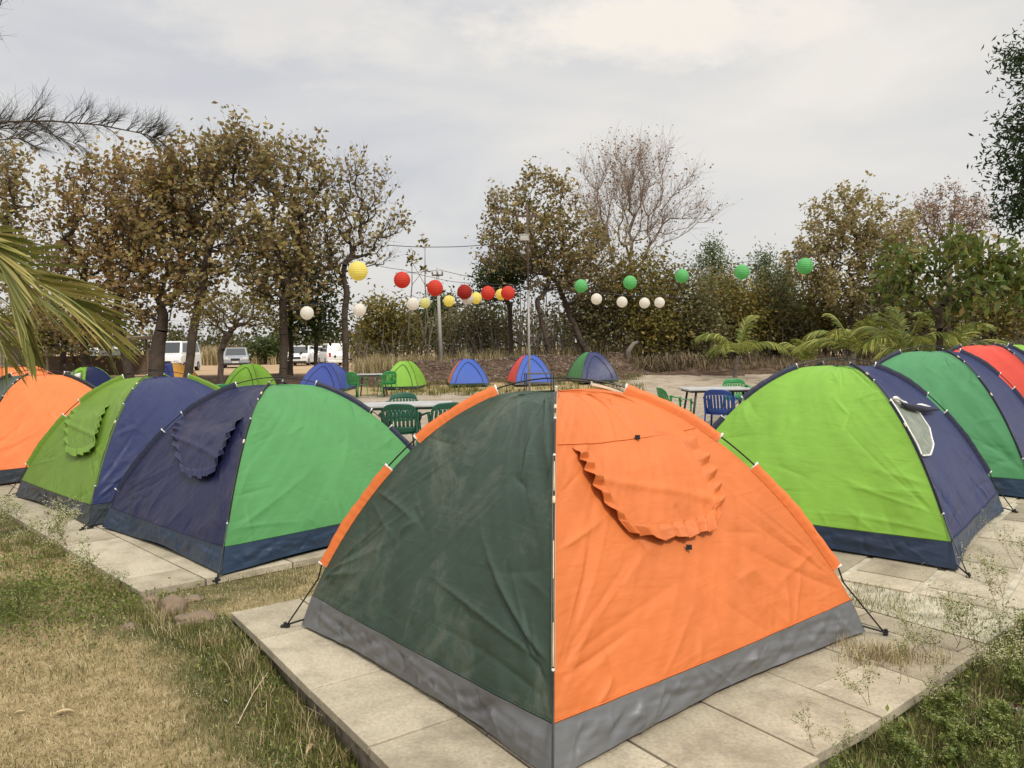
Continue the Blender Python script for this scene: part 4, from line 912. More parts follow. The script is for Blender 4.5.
tree('yellowing_tree', 'tree with yellowing leaves and leaning trunks behind the lamp pole', 551, 35, [(547, 345), (541, 318), (537, 300)], [(515, 235, 32, 38), (548, 225, 36, 45), (500, 250, 22, 28), (575, 260, 32, 40), (540, 190, 28, 18), (505, 205, 18, 22)], 300, 5200, .20, LF_BR, .11, group=None, spread=.36, twigs=2, twlen=.6)
tree('evergreen_tree', 'dark green tree low behind the red lanterns, left of the lamp pole', 512, 38, [(511, 340), (510, 305)], [(505, 272, 28, 22), (520, 262, 22, 18), (490, 285, 18, 16)], 140, 6000, .15, LF_GR, .14, spread=.32)
tree('bare_tree', 'tall nearly bare tree with a broad fan of twigs right of the lamp pole', 630, 42, [(630, 320), (630, 280)], [(640, 200, 62, 55), (610, 200, 40, 45), (670, 215, 45, 32), (640, 160, 40, 28), (603, 238, 36, 20), (592, 212, 24, 24), (622, 175, 30, 26)], 190, 1900, .15, LF_DR, .16, r_tip=.0085, bark=BARKW, spread=.2, twigs=5, twlen=1.2, bend=.9, expo=.46)
tree('leaning_tree', 'leaning brown trunk tree above the navy and green small tent', 592, 36, [(580, 340), (566, 305), (558, 285)], [(560, 270, 34, 26), (590, 275, 30, 26), (600, 245, 26, 20)], 200, 3600, .16, LF_BR, .17, spread=.34, twigs=1)
for (lab, px, Y, tp, bl, n_, lv, ls, mt) in [
    ('dense brown-green bush directly above the navy and green small tent', 600, 37, [(601, 335)], [(598, 300, 30, 34), (612, 325, 24, 26), (585, 320, 22, 26)], 150, 3744, .15, LF_HB),
    ('dark olive bush behind the white lanterns', 645, 36.5, [(646, 335)], [(642, 290, 38, 40), (655, 325, 34, 28), (625, 280, 24, 28)], 220, 6120, .15, LF_OL),
    ('brown bush right of the white lanterns', 690, 37, [(690, 335)], [(688, 300, 32, 38), (700, 330, 32, 24), (675, 330, 26, 22)], 190, 5040, .15, LF_HB),
    ('olive bush under the third and fourth green lanterns', 735, 39, [(735, 330)], [(728, 300, 34, 36), (750, 320, 32, 26)], 180, 4320, .15, LF_OL),
    ('brown-green bush below the fourth green lantern', 775, 40, [(775, 330)], [(772, 305, 30, 36), (790, 330, 30, 22)], 170, 4032, .15, LF_HB),
    ('olive bush behind the palms at right', 825, 40, [(825, 330)], [(822, 300, 34, 34), (840, 325, 34, 24)], 170, 4032, .15, LF_OL),
    ('dark brown bush behind the bright green tree', 905, 36, [(905, 330)], [(890, 295, 34, 36), (925, 310, 38, 30), (880, 325, 28, 22)], 200, 4680, .15, LF_HB),
    ('dark olive bush at the right edge behind the tents', 985, 35, [(985, 330)], [(975, 295, 40, 36), (1015, 290, 38, 44), (1000, 325, 34, 22)], 210, 5040, .15, LF_OL),
    ('brown bush left of the lamp pole above the soil bank', 478, 41, [(478, 335)], [(478, 318, 30, 22), (500, 325, 26, 20), (455, 325, 24, 16)], 130, 2736, .15, LF_HB),
    ('green-brown bush right of the white parked car', 385, 47, [(385, 340)], [(385, 318, 26, 24), (405, 328, 22, 18), (372, 330, 16, 16)], 130, 3800, .18, LF_OL),
    ('green bush behind the concrete utility pole', 440, 52, [(440, 335)], [(442, 315, 24, 26), (425, 325, 20, 18)], 110, 3400, .2, LF_GR)]:
    tree('bushy_tree', lab, px, Y, tp, bl, n_, lv, ls*1.3, mt, .10, spread=.42, group=gBsh, shell=.6)
for (px, top, r0_, lab) in [(713, 236, 20, 'green conifer-like tree behind the third green lantern'), (765, 246, 17, 'green conifer-like tree just right of the fourth green lantern'), (788, 262, 12, 'smallest conifer-like tree, left of the golden tree')]:
    bl = [(px, top+14, r0_*.45, 14), (px-3, top+34, r0_*.9, 20), (px+4, top+58, r0_*1.2, 24), (px-3, top+85, r0_*1.3, 26)]
    tree('conifer', lab, px, 44, [(px, 330), (px, top+22)], bl, 220, 9000, .20, LF_CN, .12, spread=.30, group='conifer-like trees behind the green lanterns', droop=-.5, asp=.3)
tree('golden_tree', 'large tree with golden yellow leaves behind the fifth green lantern', 850, 37, [(851, 320), (853, 285)], [(850, 235, 50, 45), (825, 255, 36, 36), (880, 250, 40, 40), (850, 208, 30, 20), (900, 235, 22, 26), (805, 262, 22, 28), (840, 285, 40, 26), (880, 280, 30, 22)], 420, 9000, .20, LF_GD, .14, spread=.42, twigs=1, shell=.6)
tree('pale_brown_tree', 'hazy pale brown tree far behind the bright green tree', 948, 48, [(948, 300), (950, 260)], [(950, 215, 34, 28), (925, 225, 24, 24), (975, 225, 22, 24)], 330, 3200, .16, LF_DR, .2, spread=.3, twigs=2, twlen=.6, bark=BARKG)
tree('large_leaved_tree', 'bright green large-leaved tree with arching limbs behind the jade tent', 941, 19, [(940, 335), (938, 312)], [(918, 258, 44, 22), (960, 242, 36, 18), (1000, 258, 38, 26), (893, 282, 26, 16), (965, 290, 40, 14), (1020, 285, 30, 20)], 80, 1500, .25, LF_BG, .08, spread=.20, droop=.9, asp=.45, shell=.9)
tree('glossy_tree', 'dark glossy tree reaching in at the right edge, above the tents', 1085, 11, [(1080, 200), (1070, 100), (1062, 20)], [(1022, 165, 34, 55), (1055, 60, 36, 50), (1020, 60, 20, 22), (1060, 180, 45, 60), (1012, 215, 18, 22), (1085, 120, 50, 80), (1030, 120, 20, 25)], 330, 9000, .095, LF_NR, .16, r_tip=.005, spread=.13, droop=.6, asp=.32)
# saplings in the gap
for (px, top, lean, lab) in [(425, 240, 1, 'tall thin sapling with a leaf tuft, left of the utility pole'), (412, 255, -1, 'shorter thin sapling left of the tall one, behind the lanterns')]:
    b0 = gp(px-4, 40); e_ = empty('sapling', b0, 0, lab, 'sapling', None); pth = [at(px-4, 355, 40)-b0, at(px+3*lean, 320, 40)-b0, at(px, 285, 40)-b0, at(px, top, 40)-b0]
    m = MB(); m.tube(pth, [.05, .04, .03, .015], 6); m.tube([pth[2], (np.array(pth[2])+pth[3])/2+np.array([-.7*lean, 0, .1])], .014, 5)
    m.build('trunk', BARKG, e_, smooth=True); P_ = np.concatenate([rng.normal(size=(26, 3))*.16+pth[3], rng.normal(size=(14, 3))*.14+(np.array(pth[2])+pth[3])/2+np.array([-.7*lean, 0, .1])])
    V, Q, a = leafcloud(P_, .26, .5); big('crown', V, Q, LF_OL, e_, attr=a)

PALMG = leafmat('palm_green_leaflets', [(0.090, 0.136, 0.026), (0.165, 0.208, 0.039), (0.270, 0.304, 0.065), (0.510, 0.464, 0.130)], trans=.3)
GRASSL = leafmat('light_green_grass', [(.08, .10, .03), (.15, .18, .05), (.24, .26, .09), (.36, .33, .15)], trans=.35)
# palms --------------------------------------------------------------
RACH = simple('palm_rachis', (.22, .24, .07), .6, var=.2)
def frond(pts, nleaf, llen, lw, r_, spreadang=.9, drp=.5, hang=.0, rrad=.012, pn=(0, 0, 1.)):
    pts = np.asarray(pts, float); t_ = np.linspace(0, 1, len(pts)); tt = np.linspace(0, 1, 40)
    C_ = np.stack([np.interp(tt, t_, pts[:, i]) for i in range(3)], 1)
    for _ in range(6): C_[1:-1] = (C_[:-2]+C_[1:-1]*2+C_[2:])/4
    mb = MB(); mb.tube(C_, np.linspace(rrad, rrad*.25, 40), 6)
    T = np.gradient(C_, axis=0); T /= np.linalg.norm(T, axis=1)[:, None]; V = []; Q = []; a_ = []; n = 0
    for s_ in (-1, 1):
        for i in range(nleaf):
            f = .08+.92*(i+r_.uniform(0, .6))/nleaf; f = min(f, .999); c = np.array([np.interp(f, tt, C_[:, q]) for q in range(3)]); t = np.array([np.interp(f, tt, T[:, q]) for q in range(3)])
            sd_ = np.cross(t, pn); sd_ /= np.linalg.norm(sd_)+1e-9; sp = spreadang*(1-.45*f)*r_.uniform(.85, 1.1)
            d = t*math.cos(sp)+sd_*s_*math.sin(sp)+np.array([0, 0, r_.uniform(-.15, .2)]); d /= np.linalg.norm(d)
            ln = llen*(math.sin(math.pi*min(1, .25+.62*f))**.8)*r_.uniform(.85, 1.1); wd = np.cross(d, [0, 0, 1.])*.5+np.array([0, 0, .5*s_]); wd = np.cross(d, wd); wd /= np.linalg.norm(wd)+1e-9
            P0 = c; pv = []
            for q in range(5):
                g_ = q/4; p = c+d*ln*g_+np.array([0, 0, -drp*ln*g_**2.0]); ww = lw*(.35+.65*math.sin(math.pi*min(.95, .15+g_*.8)))*(1 if q < 4 else .1); pv += [p-wd*ww*.5, p+wd*ww*.5]
            V += pv; Q += [[n+2*q, n+2*q+1, n+2*q+3, n+2*q+2] for q in range(4)]; n += 10; a_ += [r_.random()]*10
    return mb, np.array(V), np.array(Q), np.array(a_)
def palm(label, base, h, nf, L_, seed, group=None, extra=None, nleaf=46):
    r_ = np.random.default_rng(seed); e_ = empty('coconut_palm', base, 0, label, 'palm tree', group)
    m = MB(); t = np.linspace(0, 1, 12); m.tube(np.stack([.12*t**2, t*0, h*t-.15], -1), .10-.03*t, 10); m.build('trunk', BARKG, e_, smooth=True)
    for i in range(nf):
        az = 2*math.pi*i/nf+r_.uniform(-.3, .3); el = r_.uniform(.5, 1.35); t = np.linspace(0, 1, 9); d = np.array([math.cos(az), math.sin(az), 0])
        pts = np.array([[.12, 0, h-.1]])+d*(L_*t*math.cos(el))[:, None]+np.array([0, 0, 1])*(L_*(math.sin(el)*t-.55*math.cos(el*.7)*t**2.4))[:, None]
        rb, V, Q, a = frond(pts, nleaf, L_*.30, .028, r_)
        f = rb.build('frond', RACH, e_, smooth=True); big('leaflets', V, Q, PALMG, f, attr=a)
    return e_
gP = 'small coconut palms behind the right tents'
palm('small coconut palm left of centre right, behind the blue chair', gp(735, 30), 1.0, 9, 2.3, 1, gP)
palm('pale yellow-green coconut palm behind the lime tent', gp(850, 24), 1.35, 11, 2.1, 2, gP)
palm('coconut palm with arching yellow fronds left of the bright green tree', gp(900, 20), 1.35, 10, 1.9, 3, gP)
palm('coconut palm arching right, under the bright green tree', gp(945, 21), 1.35, 8, 2.0, 4, gP)
palm('low coconut palm between the palm by the chairs and the yellow one', gp(803, 27), .9, 7, 1.6, 5, gP)
# the near palm whose fronds reach in from the left
pb = np.array([-3.75, 3.3, float(gz(-3.75, 3.3))]); ep = empty('near_coconut_palm', pb, 0, 'coconut palm at the left edge with pale fronds drooping over the left tents', 'palm tree')
m = MB(); m.tube([(0, 0, -.1), (.05, .1, 1.0), (.25, .2, 1.75)], [.16, .13, .11], 10); m.build('trunk', BARKG, ep, smooth=True)
r_ = np.random.default_rng(55)
FR = [([(-60, 255, 3.3), (-10, 262, 3.4), (25, 276, 3.5), (60, 293, 3.6), (88, 312, 3.7), (104, 335, 3.75)], 34, .42, .016, .46, .12),
      ([(-60, 225, 3.2), (-15, 238, 3.2), (4, 262, 3.2), (20, 310, 3.2), (30, 345, 3.2)], 50, .30, .017, .22, .08),
      ([(-80, 240, 3.1), (-30, 285, 3.1), (-5, 330, 3.1), (8, 362, 3.1)], 34, .22, .014, .6, .3),
      ([(-80, 265, 3.8), (-40, 290, 3.9), (-5, 320, 4.0), (20, 345, 4.1)], 14, .28, .012, .65, .2)]
for (pp, nl, ll, lw, sp, dr) in FR:
    pts = np.array([at(*p) for p in pp])-pb; pts = np.concatenate([[np.array([.25, .2, 1.75])], pts])
    rb, V, Q, a = frond(pts, nl, ll, lw, r_, spreadang=sp, drp=dr, rrad=.012, pn=(.1, -1., .45))
    f = rb.build('frond', RACH, ep, smooth=True); big('leaflets', V, Q, PALMM, f, attr=a)

NEEDM = leafmat('needle_sprays', [(.05, .055, .04), (.09, .09, .065), (.13, .12, .09)])
# casuarina bough, trunk just outside the frame --------------------------
cb = np.array([-6.6, 6.2, float(gz(-6.6, 6.2))]); ecs = empty('casuarina_tree', cb, 0, 'feathery needle-leaved tree whose bough reaches in at the upper left', 'tree')
r_ = np.random.default_rng(66); segA = []; segB = []; ra = []; rb_ = []; nee = []
m = MB(); m.tube([(0, 0, -.1), (.05, 0, 2.2), (0, .1, 4.4), (.05, 0, 6.5)], [.16, .13, .10, .05], 10)
def bough(P_, rr, nsub, slen, upw, Y):
    P_ = np.array([at(*p) for p in P_])-cb; t = np.linspace(0, 1, 50); ti = np.linspace(0, 1, len(P_)); C_ = np.stack([np.interp(t, ti, P_[:, i]) for i in range(3)], 1)
    m.tube(C_, np.linspace(rr, rr*.2, 50), 5)
    for i in range(nsub):
        f = r_.uniform(.12, 1); c = np.array([np.interp(f, t, C_[:, q]) for q in range(3)]); tg = C_[-1]-C_[0]; tg /= np.linalg.norm(tg)
        u_ = r_.choice([1, 1, -1]); d = tg*.75+np.array([0, r_.normal()*.3, upw*u_*r_.uniform(.2, .75)]); d /= np.linalg.norm(d); ln = slen*(1.1-.6*f)*r_.uniform(.5, 1.2)
        p1 = c+d*ln; m.tube([c, c+d*ln*.5, p1+np.array([0, 0, -.02])], [.004, .003, .0015], 4)
        for q in range(16):
            g_ = r_.uniform(.1, 1); s_ = c+d*ln*g_; dd = d*.8+r_.normal(size=3)*.38+np.array([0, 0, -.12 if u_ < 0 else .12]); dd /= np.linalg.norm(dd); nee.append((s_, s_+dd*r_.uniform(.07, .16)))
Yc = 5.6
bough([(-60, 150, 6.0), (0, 122, Yc), (50, 121, Yc), (100, 125, Yc), (140, 133, Yc), (160, 140, Yc)], .010, 60, .24, 1, Yc)
bough([(-60, 160, 6.0), (0, 140, Yc+.3), (20, 138, Yc+.3), (40, 150, Yc+.3)], .008, 18, .22, 1, Yc)
bough([(-50, 60, 6.0), (-18, 30, Yc), (0, 5, Yc), (8, -20, Yc)], .008, 16, .25, 1, Yc)
bough([(-60, 150, 6.0), (-5, 128, Yc+.5), (40, 130, Yc+.5), (80, 145, Yc+.5)], .007, 30, .24, 1, Yc)
m.build('trunk', BARK, ecs, smooth=True)
A2 = np.array([a for a, b in nee]); B2 = np.array([b for a, b in nee]); V, Q = tubes(A2, B2, np.full(len(A2), .0009), np.full(len(A2), .0005), 3)
big('needles', V, Q, NEEDM, ecs, attr=np.repeat(r_.random(len(A2)), 6))

# far wood and scrub that read as one mass --------------------------------
def scrub(name, xs, Ys, topf, nst, nlf, lm, lab_kind='stuff', lsz=.2, seed=3):
    r_ = np.random.default_rng(seed); px = r_.uniform(*xs, nst); Y_ = r_.uniform(*Ys, nst); B = np.array([gp(a, b) for a, b in zip(px, Y_)]); tp_ = topf(px)*r_.uniform(.55, 1.12, nst)
    Tp = B+np.stack([r_.normal(size=nst)*.35, r_.normal(size=nst)*.3, tp_], -1); mid = (B+Tp)/2+r_.normal(size=(nst, 3))*.12
    r1 = r_.uniform(.025, .06, nst); Va, Qa = tubes(B, mid, r1, r1*.75, 4); Vb, Qb = tubes(mid, Tp, r1*.75, r1*.3, 4); V = np.concatenate([Va, Vb]); Q = np.concatenate([Qa, Qb+len(Va)])
    s_ = big(name+'_stems', V, Q, BARKG); s_['kind'] = lab_kind
    k_ = r_.integers(0, nst, nlf); f = r_.uniform(.0, 1.02, nlf)**.65; P_ = B[k_]+(Tp[k_]-B[k_])*f[:, None]+r_.normal(size=(nlf, 3))*np.array([.5, .5, .3])
    P_[:, 2] = np.maximum(P_[:, 2], B[k_][:, 2]+.05)
    cl = r_.random(nst); V, Q, a = leafcloud(P_, lsz, .6, r_=r_, rnd=np.clip(cl[k_]*.5+r_.random(nlf)*.55, 0, 1)); l_ = big(name+'_leaves', V, Q, lm); l_['kind'] = lab_kind
hgt = lambda px: np.interp(px, [200, 330, 380, 420, 470, 540, 700, 1060], [1.6, 2.0, 3.2, 3.6, 4.0, 4.2, 4.2, 4.6])
scrub('distant_wood', (355, 1060), (44, 62), hgt, 900, 22000, LF_OL, lsz=.24)
scrub('brush', (440, 1060), (38.5, 43), lambda p: hgt(p)*.55, 420, 8500, LF_OL, lsz=.17, seed=5)
scrub('far_treeline', (-60, 380), (95, 125), lambda p: p*0+4.5, 260, 9000, LF_OL, lsz=.6, seed=6)
# dry brush tufts along the foot of the wood and on the field
def tufts(name, C_, nb, h, mat, r_, w_=.006, lean=.5, jit=.12):
    n = len(C_)*nb; c = np.repeat(C_, nb, 0)+np.stack([r_.normal(size=n)*jit, r_.normal(size=n)*jit, np.zeros(n)], -1); hh = np.repeat(h, nb)*r_.uniform(.5, 1.15, n)
    az = r_.uniform(0, 2*math.pi, n); ln = r_.uniform(0, lean, n)*hh; d = np.stack([np.cos(az), np.sin(az), az*0], -1); w = np.stack([-np.sin(az), np.cos(az), az*0], -1)*w_
    mid = c+d*(ln*.35)[:, None]+np.array([0, 0, 1])*(hh*.6)[:, None]; tip = c+d*ln[:, None]+np.array([0, 0, 1])*hh[:, None]
    V = np.stack([c-w, c+w, mid+w*.7, mid-w*.7, tip], 1).reshape(-1, 3); o5 = np.arange(n)[:, None]*5
    Qa = np.concatenate([o5+np.array([[0, 1, 2]]), o5+np.array([[0, 2, 3]]), o5+np.array([[3, 2, 4]])]); o = big(name, V, Qa, mat, attr=np.repeat(r_.random(n), 5)); o['kind'] = 'stuff'; return o
r_ = np.random.default_rng(77)
px = r_.uniform(355, 640, 700); Y_ = r_.uniform(36, 44, 700); tufts('dry_tall_grass', np.array([gp(a, b) for a, b in zip(px, Y_)]), 26, r_.uniform(.4, 1.1, 700), STRAWM, r_, .012)
px = r_.uniform(625, 1060, 760); Y_ = r_.uniform(32.5, 41, 760); tufts('dry_roadside_brush', np.array([gp(a, b) for a, b in zip(px, Y_)]), 26, r_.uniform(.10, .50, 760)*(.5+vnoise(px*.05, Y_*.5, 2)), BRUSHM, r_, .012, lean=1.0)
px = r_.uniform(180, 380, 260); Y_ = r_.uniform(64, 80, 260); tufts('tall_straw_grass', np.array([gp(a, b) for a, b in zip(px, Y_)]), 26, r_.uniform(.8, 1.8, 260), STRAWM, r_, .03)
px = r_.uniform(370, 640, 260); Y_ = r_.uniform(25, 31, 260); tufts('bank_weeds', np.array([gp(a, b) for a, b in zip(px, Y_)]), 22, r_.uniform(.06, .28, 260), GRASSM, r_, .008, lean=.9)

# near turf -----------------------------------------------------------------
def inpoly(x, y, poly):
    ins = np.ones(len(x), bool)
    ar = sum(poly[i][0]*poly[(i+1) % len(poly)][1]-poly[(i+1) % len(poly)][0]*poly[i][1] for i in range(len(poly))); sg = 1 if ar > 0 else -1
    for i in range(len(poly)):
        a, b = poly[i], poly[(i+1) % len(poly)]; ins &= sg*((b[0]-a[0])*(y-a[1])-(b[1]-a[1])*(x-a[0])) > -.0
    return ins
PLA = [PA0, c1, c2, A_far]; PLB = [c2, far_out, far_out+BV*4.4, A_far+BV*.6, A_far]; PLC = [C0, C0+CV*3.5, C0+CV*3.5+CU*13, C0+CU*13]
def free(x, y): return ~(inpoly(x, y, PLA) | inpoly(x, y, PLB) | inpoly(x, y, PLC))
def turf(name, n, mat, dens, hfun, r_, lean, w_, lay=False):
    # sample so that density falls with distance as the picture needs
    rr = np.sqrt(r_.uniform(2.0**2, 8.5**2, n*3)) if False else r_.uniform(1.9, 9.0, n*3)**1.0
    az = np.radians(r_.uniform(-40, 40, n*3)); x = np.sin(az)*rr; y = np.cos(az)*rr; ok = free(x, y) & (x < 4.4) & (r_.random(len(x)) < dens(x, y)); x = x[ok][:n]; y = y[ok][:n]; z = gz(x, y); n = len(x)
    h = hfun(x, y)*r_.uniform(.5, 1.2, n); a2 = r_.uniform(0, 2*math.pi, n); d = np.stack([np.cos(a2), np.sin(a2), a2*0], -1); w = np.stack([-np.sin(a2), np.cos(a2), a2*0], -1)*w_; c = np.stack([x, y, z-.003], -1)
    ln = h*r_.uniform(lean*.4, lean, n); up_ = np.sqrt(np.maximum(h*h-np.minimum(ln, h*.98)**2, (h*.12)**2))
    mid = c+d*(ln*.42)[:, None]+np.array([0, 0, 1])*(up_*.65)[:, None]; tip = c+d*ln[:, None]+np.array([0, 0, 1])*up_[:, None]
    V = np.stack([c-w, c+w, mid+w*.7, mid-w*.7, tip], 1).reshape(-1, 3); o5 = np.arange(n)[:, None]*5
    o = big(name, V, np.concatenate([o5+np.array([[0, 1, 2]]), o5+np.array([[0, 2, 3]]), o5+np.array([[3, 2, 4]])]), mat, attr=np.repeat(np.clip(r_.random(n)*.75+.25*fbm(x*2, y*2, 5), 0, 1), 5)); o['kind'] = 'stuff'
r_ = np.random.default_rng(88)
gm = lambda x, y: area(x, y)[3]; sm_ = lambda x, y: area(x, y)[0]
turf('dry_turf', 170000, STRAWM, lambda x, y: (1-.45*gm(x, y))*(1-sm_(x, y)), lambda x, y: .020+.034*fbm(x*3, y*3, 6)**1.5, r_, 1.25, .0017)
turf('green_turf', 60000, GRASSM, lambda x, y: np.clip(gm(x, y)*.95+.08, 0, 1)*(1-sm_(x, y))*(.25+.9*sstep(.35, .6, fbm(x*2.2, y*2.2, 31))), lambda x, y: .03+.085*gm(x, y)*fbm(x*2, y*2, 8), r_, .75, .0018)

tf = []; r_ = np.random.default_rng(91)
for t in r_.uniform(.25, 2.9, 60): q_ = PA0+PAu*t-PAv*abs(r_.normal())*.09-PAv*.02; tf.append((q_[0], q_[1], gz(*q_)))
for (a, b) in [(200, 640), (215, 655), (235, 670), (262, 700), (290, 715), (330, 745), (350, 760), (160, 622), (175, 632), (120, 600), (100, 585), (20, 545), (45, 560), (60, 552), (8, 560), (140, 612)]:
    for _ in range(4): q_ = G(a+r_.normal()*7, b+r_.normal()*5); tf.append((q_[0], q_[1], gz(q_[0], q_[1])))
tf = np.array(tf); tufts('green_tufts', tf, 60, r_.uniform(.03, .085, len(tf)), GRASSM, r_, .0017, lean=.9, jit=.035)
tf2 = tf[r_.integers(0, len(tf), 70)]+np.array([1, 1, 0])*r_.normal(size=(70, 3))*.06; tf2[:, 2] = gz(tf2[:, 0], tf2[:, 1]); tufts('straw_tufts', tf2, 40, r_.uniform(.04, .12, 70), STRAWM, r_, .0016, lean=1.2, jit=.04)
tr_ = []
for _ in range(170):
    q3 = wp0+wd*r_.uniform(-.3, 3.2)+np.array([wd[1], -wd[0]])*(abs(r_.normal())*.55+.03); tr_.append((q3[0], q3[1], float(gz(q3[0], q3[1]))))
tr_ = np.array(tr_); tufts('edge_grass', tr_[:110], 90, r_.uniform(.04, .13, 110), GRASSL, r_, .0017, lean=1.0, jit=.05); tufts('edge_straw', tr_[110:], 50, r_.uniform(.03, .10, 60), STRAWM, r_, .0016, lean=1.2, jit=.05)
q_ = [G(a+r_.normal()*14, b+r_.normal()*5) for a, b in [(860, 662), (885, 668), (905, 672), (870, 668)]*4]; tufts('straw_wisps', np.array([(p_[0], p_[1], .003) for p_ in q_]), 70, r_.uniform(.03, .08, 16), STRAWM, r_, .0013, lean=1.3, jit=.05)
# rocks -----------------------------------------------------------------------
ROCK = simple('brown_rock', (.20, .145, .098), .9, var=.3, scale=4, bump=.7)
def rock(px, py, sx_, sy_, sz_, seed, lab, rz=0):
    p = G(px, py); bm = bmesh.new(); bmesh.ops.create_icosphere(bm, subdivisions=4, radius=1)
    for v in bm.verts:
        d = 1+.22*mnoise.noise(v.co*1.3+Vector((seed, 0, 0)))+.10*mnoise.noise(v.co*3.1+Vector((0, seed, 0)))+.03*mnoise.noise(v.co*8+Vector((0, seed, 0)))
        v.co = Vector((v.co.x*sx_*d, v.co.y*sy_*d, v.co.z*sz_*d))
    me = bpy.data.meshes.new('rock'); bm.to_mesh(me); bm.free(); me.materials.append(ROCK); me.polygons.foreach_set('use_smooth', [True]*len(me.polygons))
    o = bpy.data.objects.new('rock', me); COL.objects.link(o); o.location = (p[0], p[1], p[2]+sz_*.25); o.rotation_euler = (0, 0, rz); tagk(o, lab, 'rock', 'rocks between the stone platforms')
rock(172, 612, .09, .09, .085, 1, 'upright rounded brown rock at the corner of the left platform')
rock(150, 602, .06, .05, .035, 2, 'small rock touching the corner of the left platform')
rock(196, 621, .13, .07, .045, 3, 'long flat brown rock between the two platforms', .3)
rock(193, 601, .07, .05, .03, 4, 'low flat rock behind the upright one')
rock(130, 628, .045, .035, .025, 5, 'little rock lying in the turf left of the others')

# flowering weeds ----------------------------------------------------------------
WSTEM = simple('weed_stem', (.12, .14, .05), .8); WLEAF = leafmat('weed_leaves', [(.10, .17, .03), (0.103, 0.134, 0.025), (0.196, 0.246, 0.050), (0.345, 0.370, 0.120)]); WFLW = leafmat('tiny_white_flowers', [(0.575, 0.560, 0.300), (0.800, 0.800, 0.600)], trans=.3); DSTEM = simple('dry_weed_stem', (0.253, 0.190, 0.100), .85)
def weed(seed, h, lush, spread=.5, flowers=6):
    r_ = np.random.default_rng(seed); A_ = []; B_ = []; R1_ = []; R2_ = []; lp_ = []; fp = []
    def grow(p, d, L_, lv, rr):
        q = p; n = 4
        for i in range(n):
            nq = q+d*L_/n; A_.append(q); B_.append(nq); R1_.append(rr); R2_.append(rr*.85); d = d+r_.normal(size=3)*.13+np.array([0, 0, .03]); d /= np.linalg.norm(d)
            for _ in range(lush if lv < 3 else lush//2): lp_.append(q+(nq-q)*r_.random()+r_.normal(size=3)*.012)
            if lv < 3 and i > 0:
                for _ in range(1 if lv else 2):
                    nd = d+r_.normal(size=3)*.75*spread*1.5; nd[2] = abs(nd[2])*.7+.15; nd /= np.linalg.norm(nd); grow(nq, nd, L_*r_.uniform(.4, .65), lv+1, rr*.62)
            q = nq; rr *= .85
        if lv >= 2:
            for _ in range(flowers): fp.append(q+r_.normal(size=3)*.010)
    for s_ in range(3 if lush > 3 else 2):
        d = np.array([r_.normal()*.35, r_.normal()*.35, 1.]); d /= np.linalg.norm(d); grow(np.array([r_.normal()*.02, r_.normal()*.02, -.01]), d, h*r_.uniform(.6, 1), 0, .0028)
    e_ = empty('flowering_weed', (0, 0, 0)); V, Q = tubes(np.array(A_), np.array(B_), np.array(R1_), np.array(R2_), 3); big('stems', V, Q, WSTEM if lush > 1 else DSTEM, e_)
    V, Q, a = leafcloud(np.array(lp_), .030 if lush > 3 else .018, .5, r_=r_); big('leaves', V, Q, WLEAF, e_, attr=a)
    P_ = np.array(fp); n = len(P_); s_ = r_.uniform(.0024, .0046, n)[:, None]; oc = np.array([[1, 0, 0], [0, 1, 0], [-1, 0, 0], [0, -1, 0], [0, 0, 1], [0, 0, -1]])
    V = (P_[:, None]+oc[None]*s_[:, None]).reshape(-1, 3); fq = np.array([[0, 1, 4], [1, 2, 4], [2, 3, 4], [3, 0, 4], [1, 0, 5], [2, 1, 5], [3, 2, 5], [0, 3, 5]]); Q = (np.arange(n)[:, None, None]*6+fq[None]).reshape(-1, 3)
    big('flowers', V, Q, WFLW, e_, attr=np.repeat(r_.random(n), 6)); return e_
def sow(protos, spots, lab, grp, sc0=1.0):
    for i, (x, y, s_) in enumerate(spots):
        k_ = i % len(protos); o = protos[k_]
        if 'placed' in used and (k_, grp) in used['placed']: o = copy_tree(o)
        else: used.setdefault('placed', set()).add((k_, grp))
        o.location = (x, y, float(gz(x, y)) if free(np.array([x]), np.array([y]))[0] else 0.0); o.rotation_euler = (0, 0, random.uniform(0, 6.28)); o.scale = (s_*sc0,)*3; tagk(o, lab, 'weed', grp)
used = {}
lushp = [weed(200+i, .27, 5, .5, 3) for i in range(4)]; tallp = [weed(300+i, .30, 1, .42, 2) for i in range(4)]; dryp = [weed(400+i, .24, 1, .55, 2) for i in range(3)]
nrm = np.array([wd[1], -wd[0]])           # away from the platform
r_ = np.random.default_rng(99); sp = []
for i in range(90):
    t = r_.uniform(-.4, 3.0); d = abs(r_.normal())*.55+.12
    p = wp0+wd*t+nrm*d
    if p[1] < 2.05: continue
    sp.append((p[0], p[1], r_.uniform(.3, .72)))
sow(lushp, sp[:40], 'dense green weed with tiny white flowers beside the paving at lower right', 'dense flowering weeds at lower right')
sp = []
for (a, b, sc_) in [(1000, 600, 1.3), (960, 640, 1.1), (930, 660, 1.0), (985, 650, 1.2), (1015, 640, 1.2), (905, 680, .95), (870, 705, .9), (950, 610, .8), (915, 640, .8), (1020, 560, 1.1), (990, 570, .9), (815, 752, .6), (975, 680, 1.1), (1005, 690, 1.1), (850, 745, .7), (940, 700, .9)]:
    p = G(a, b+18); sp.append((p[0], p[1], sc_*.72))
sow(tallp, sp, 'tall airy weed with tiny white flowers at the right edge of the paving', 'tall airy weeds at the right')
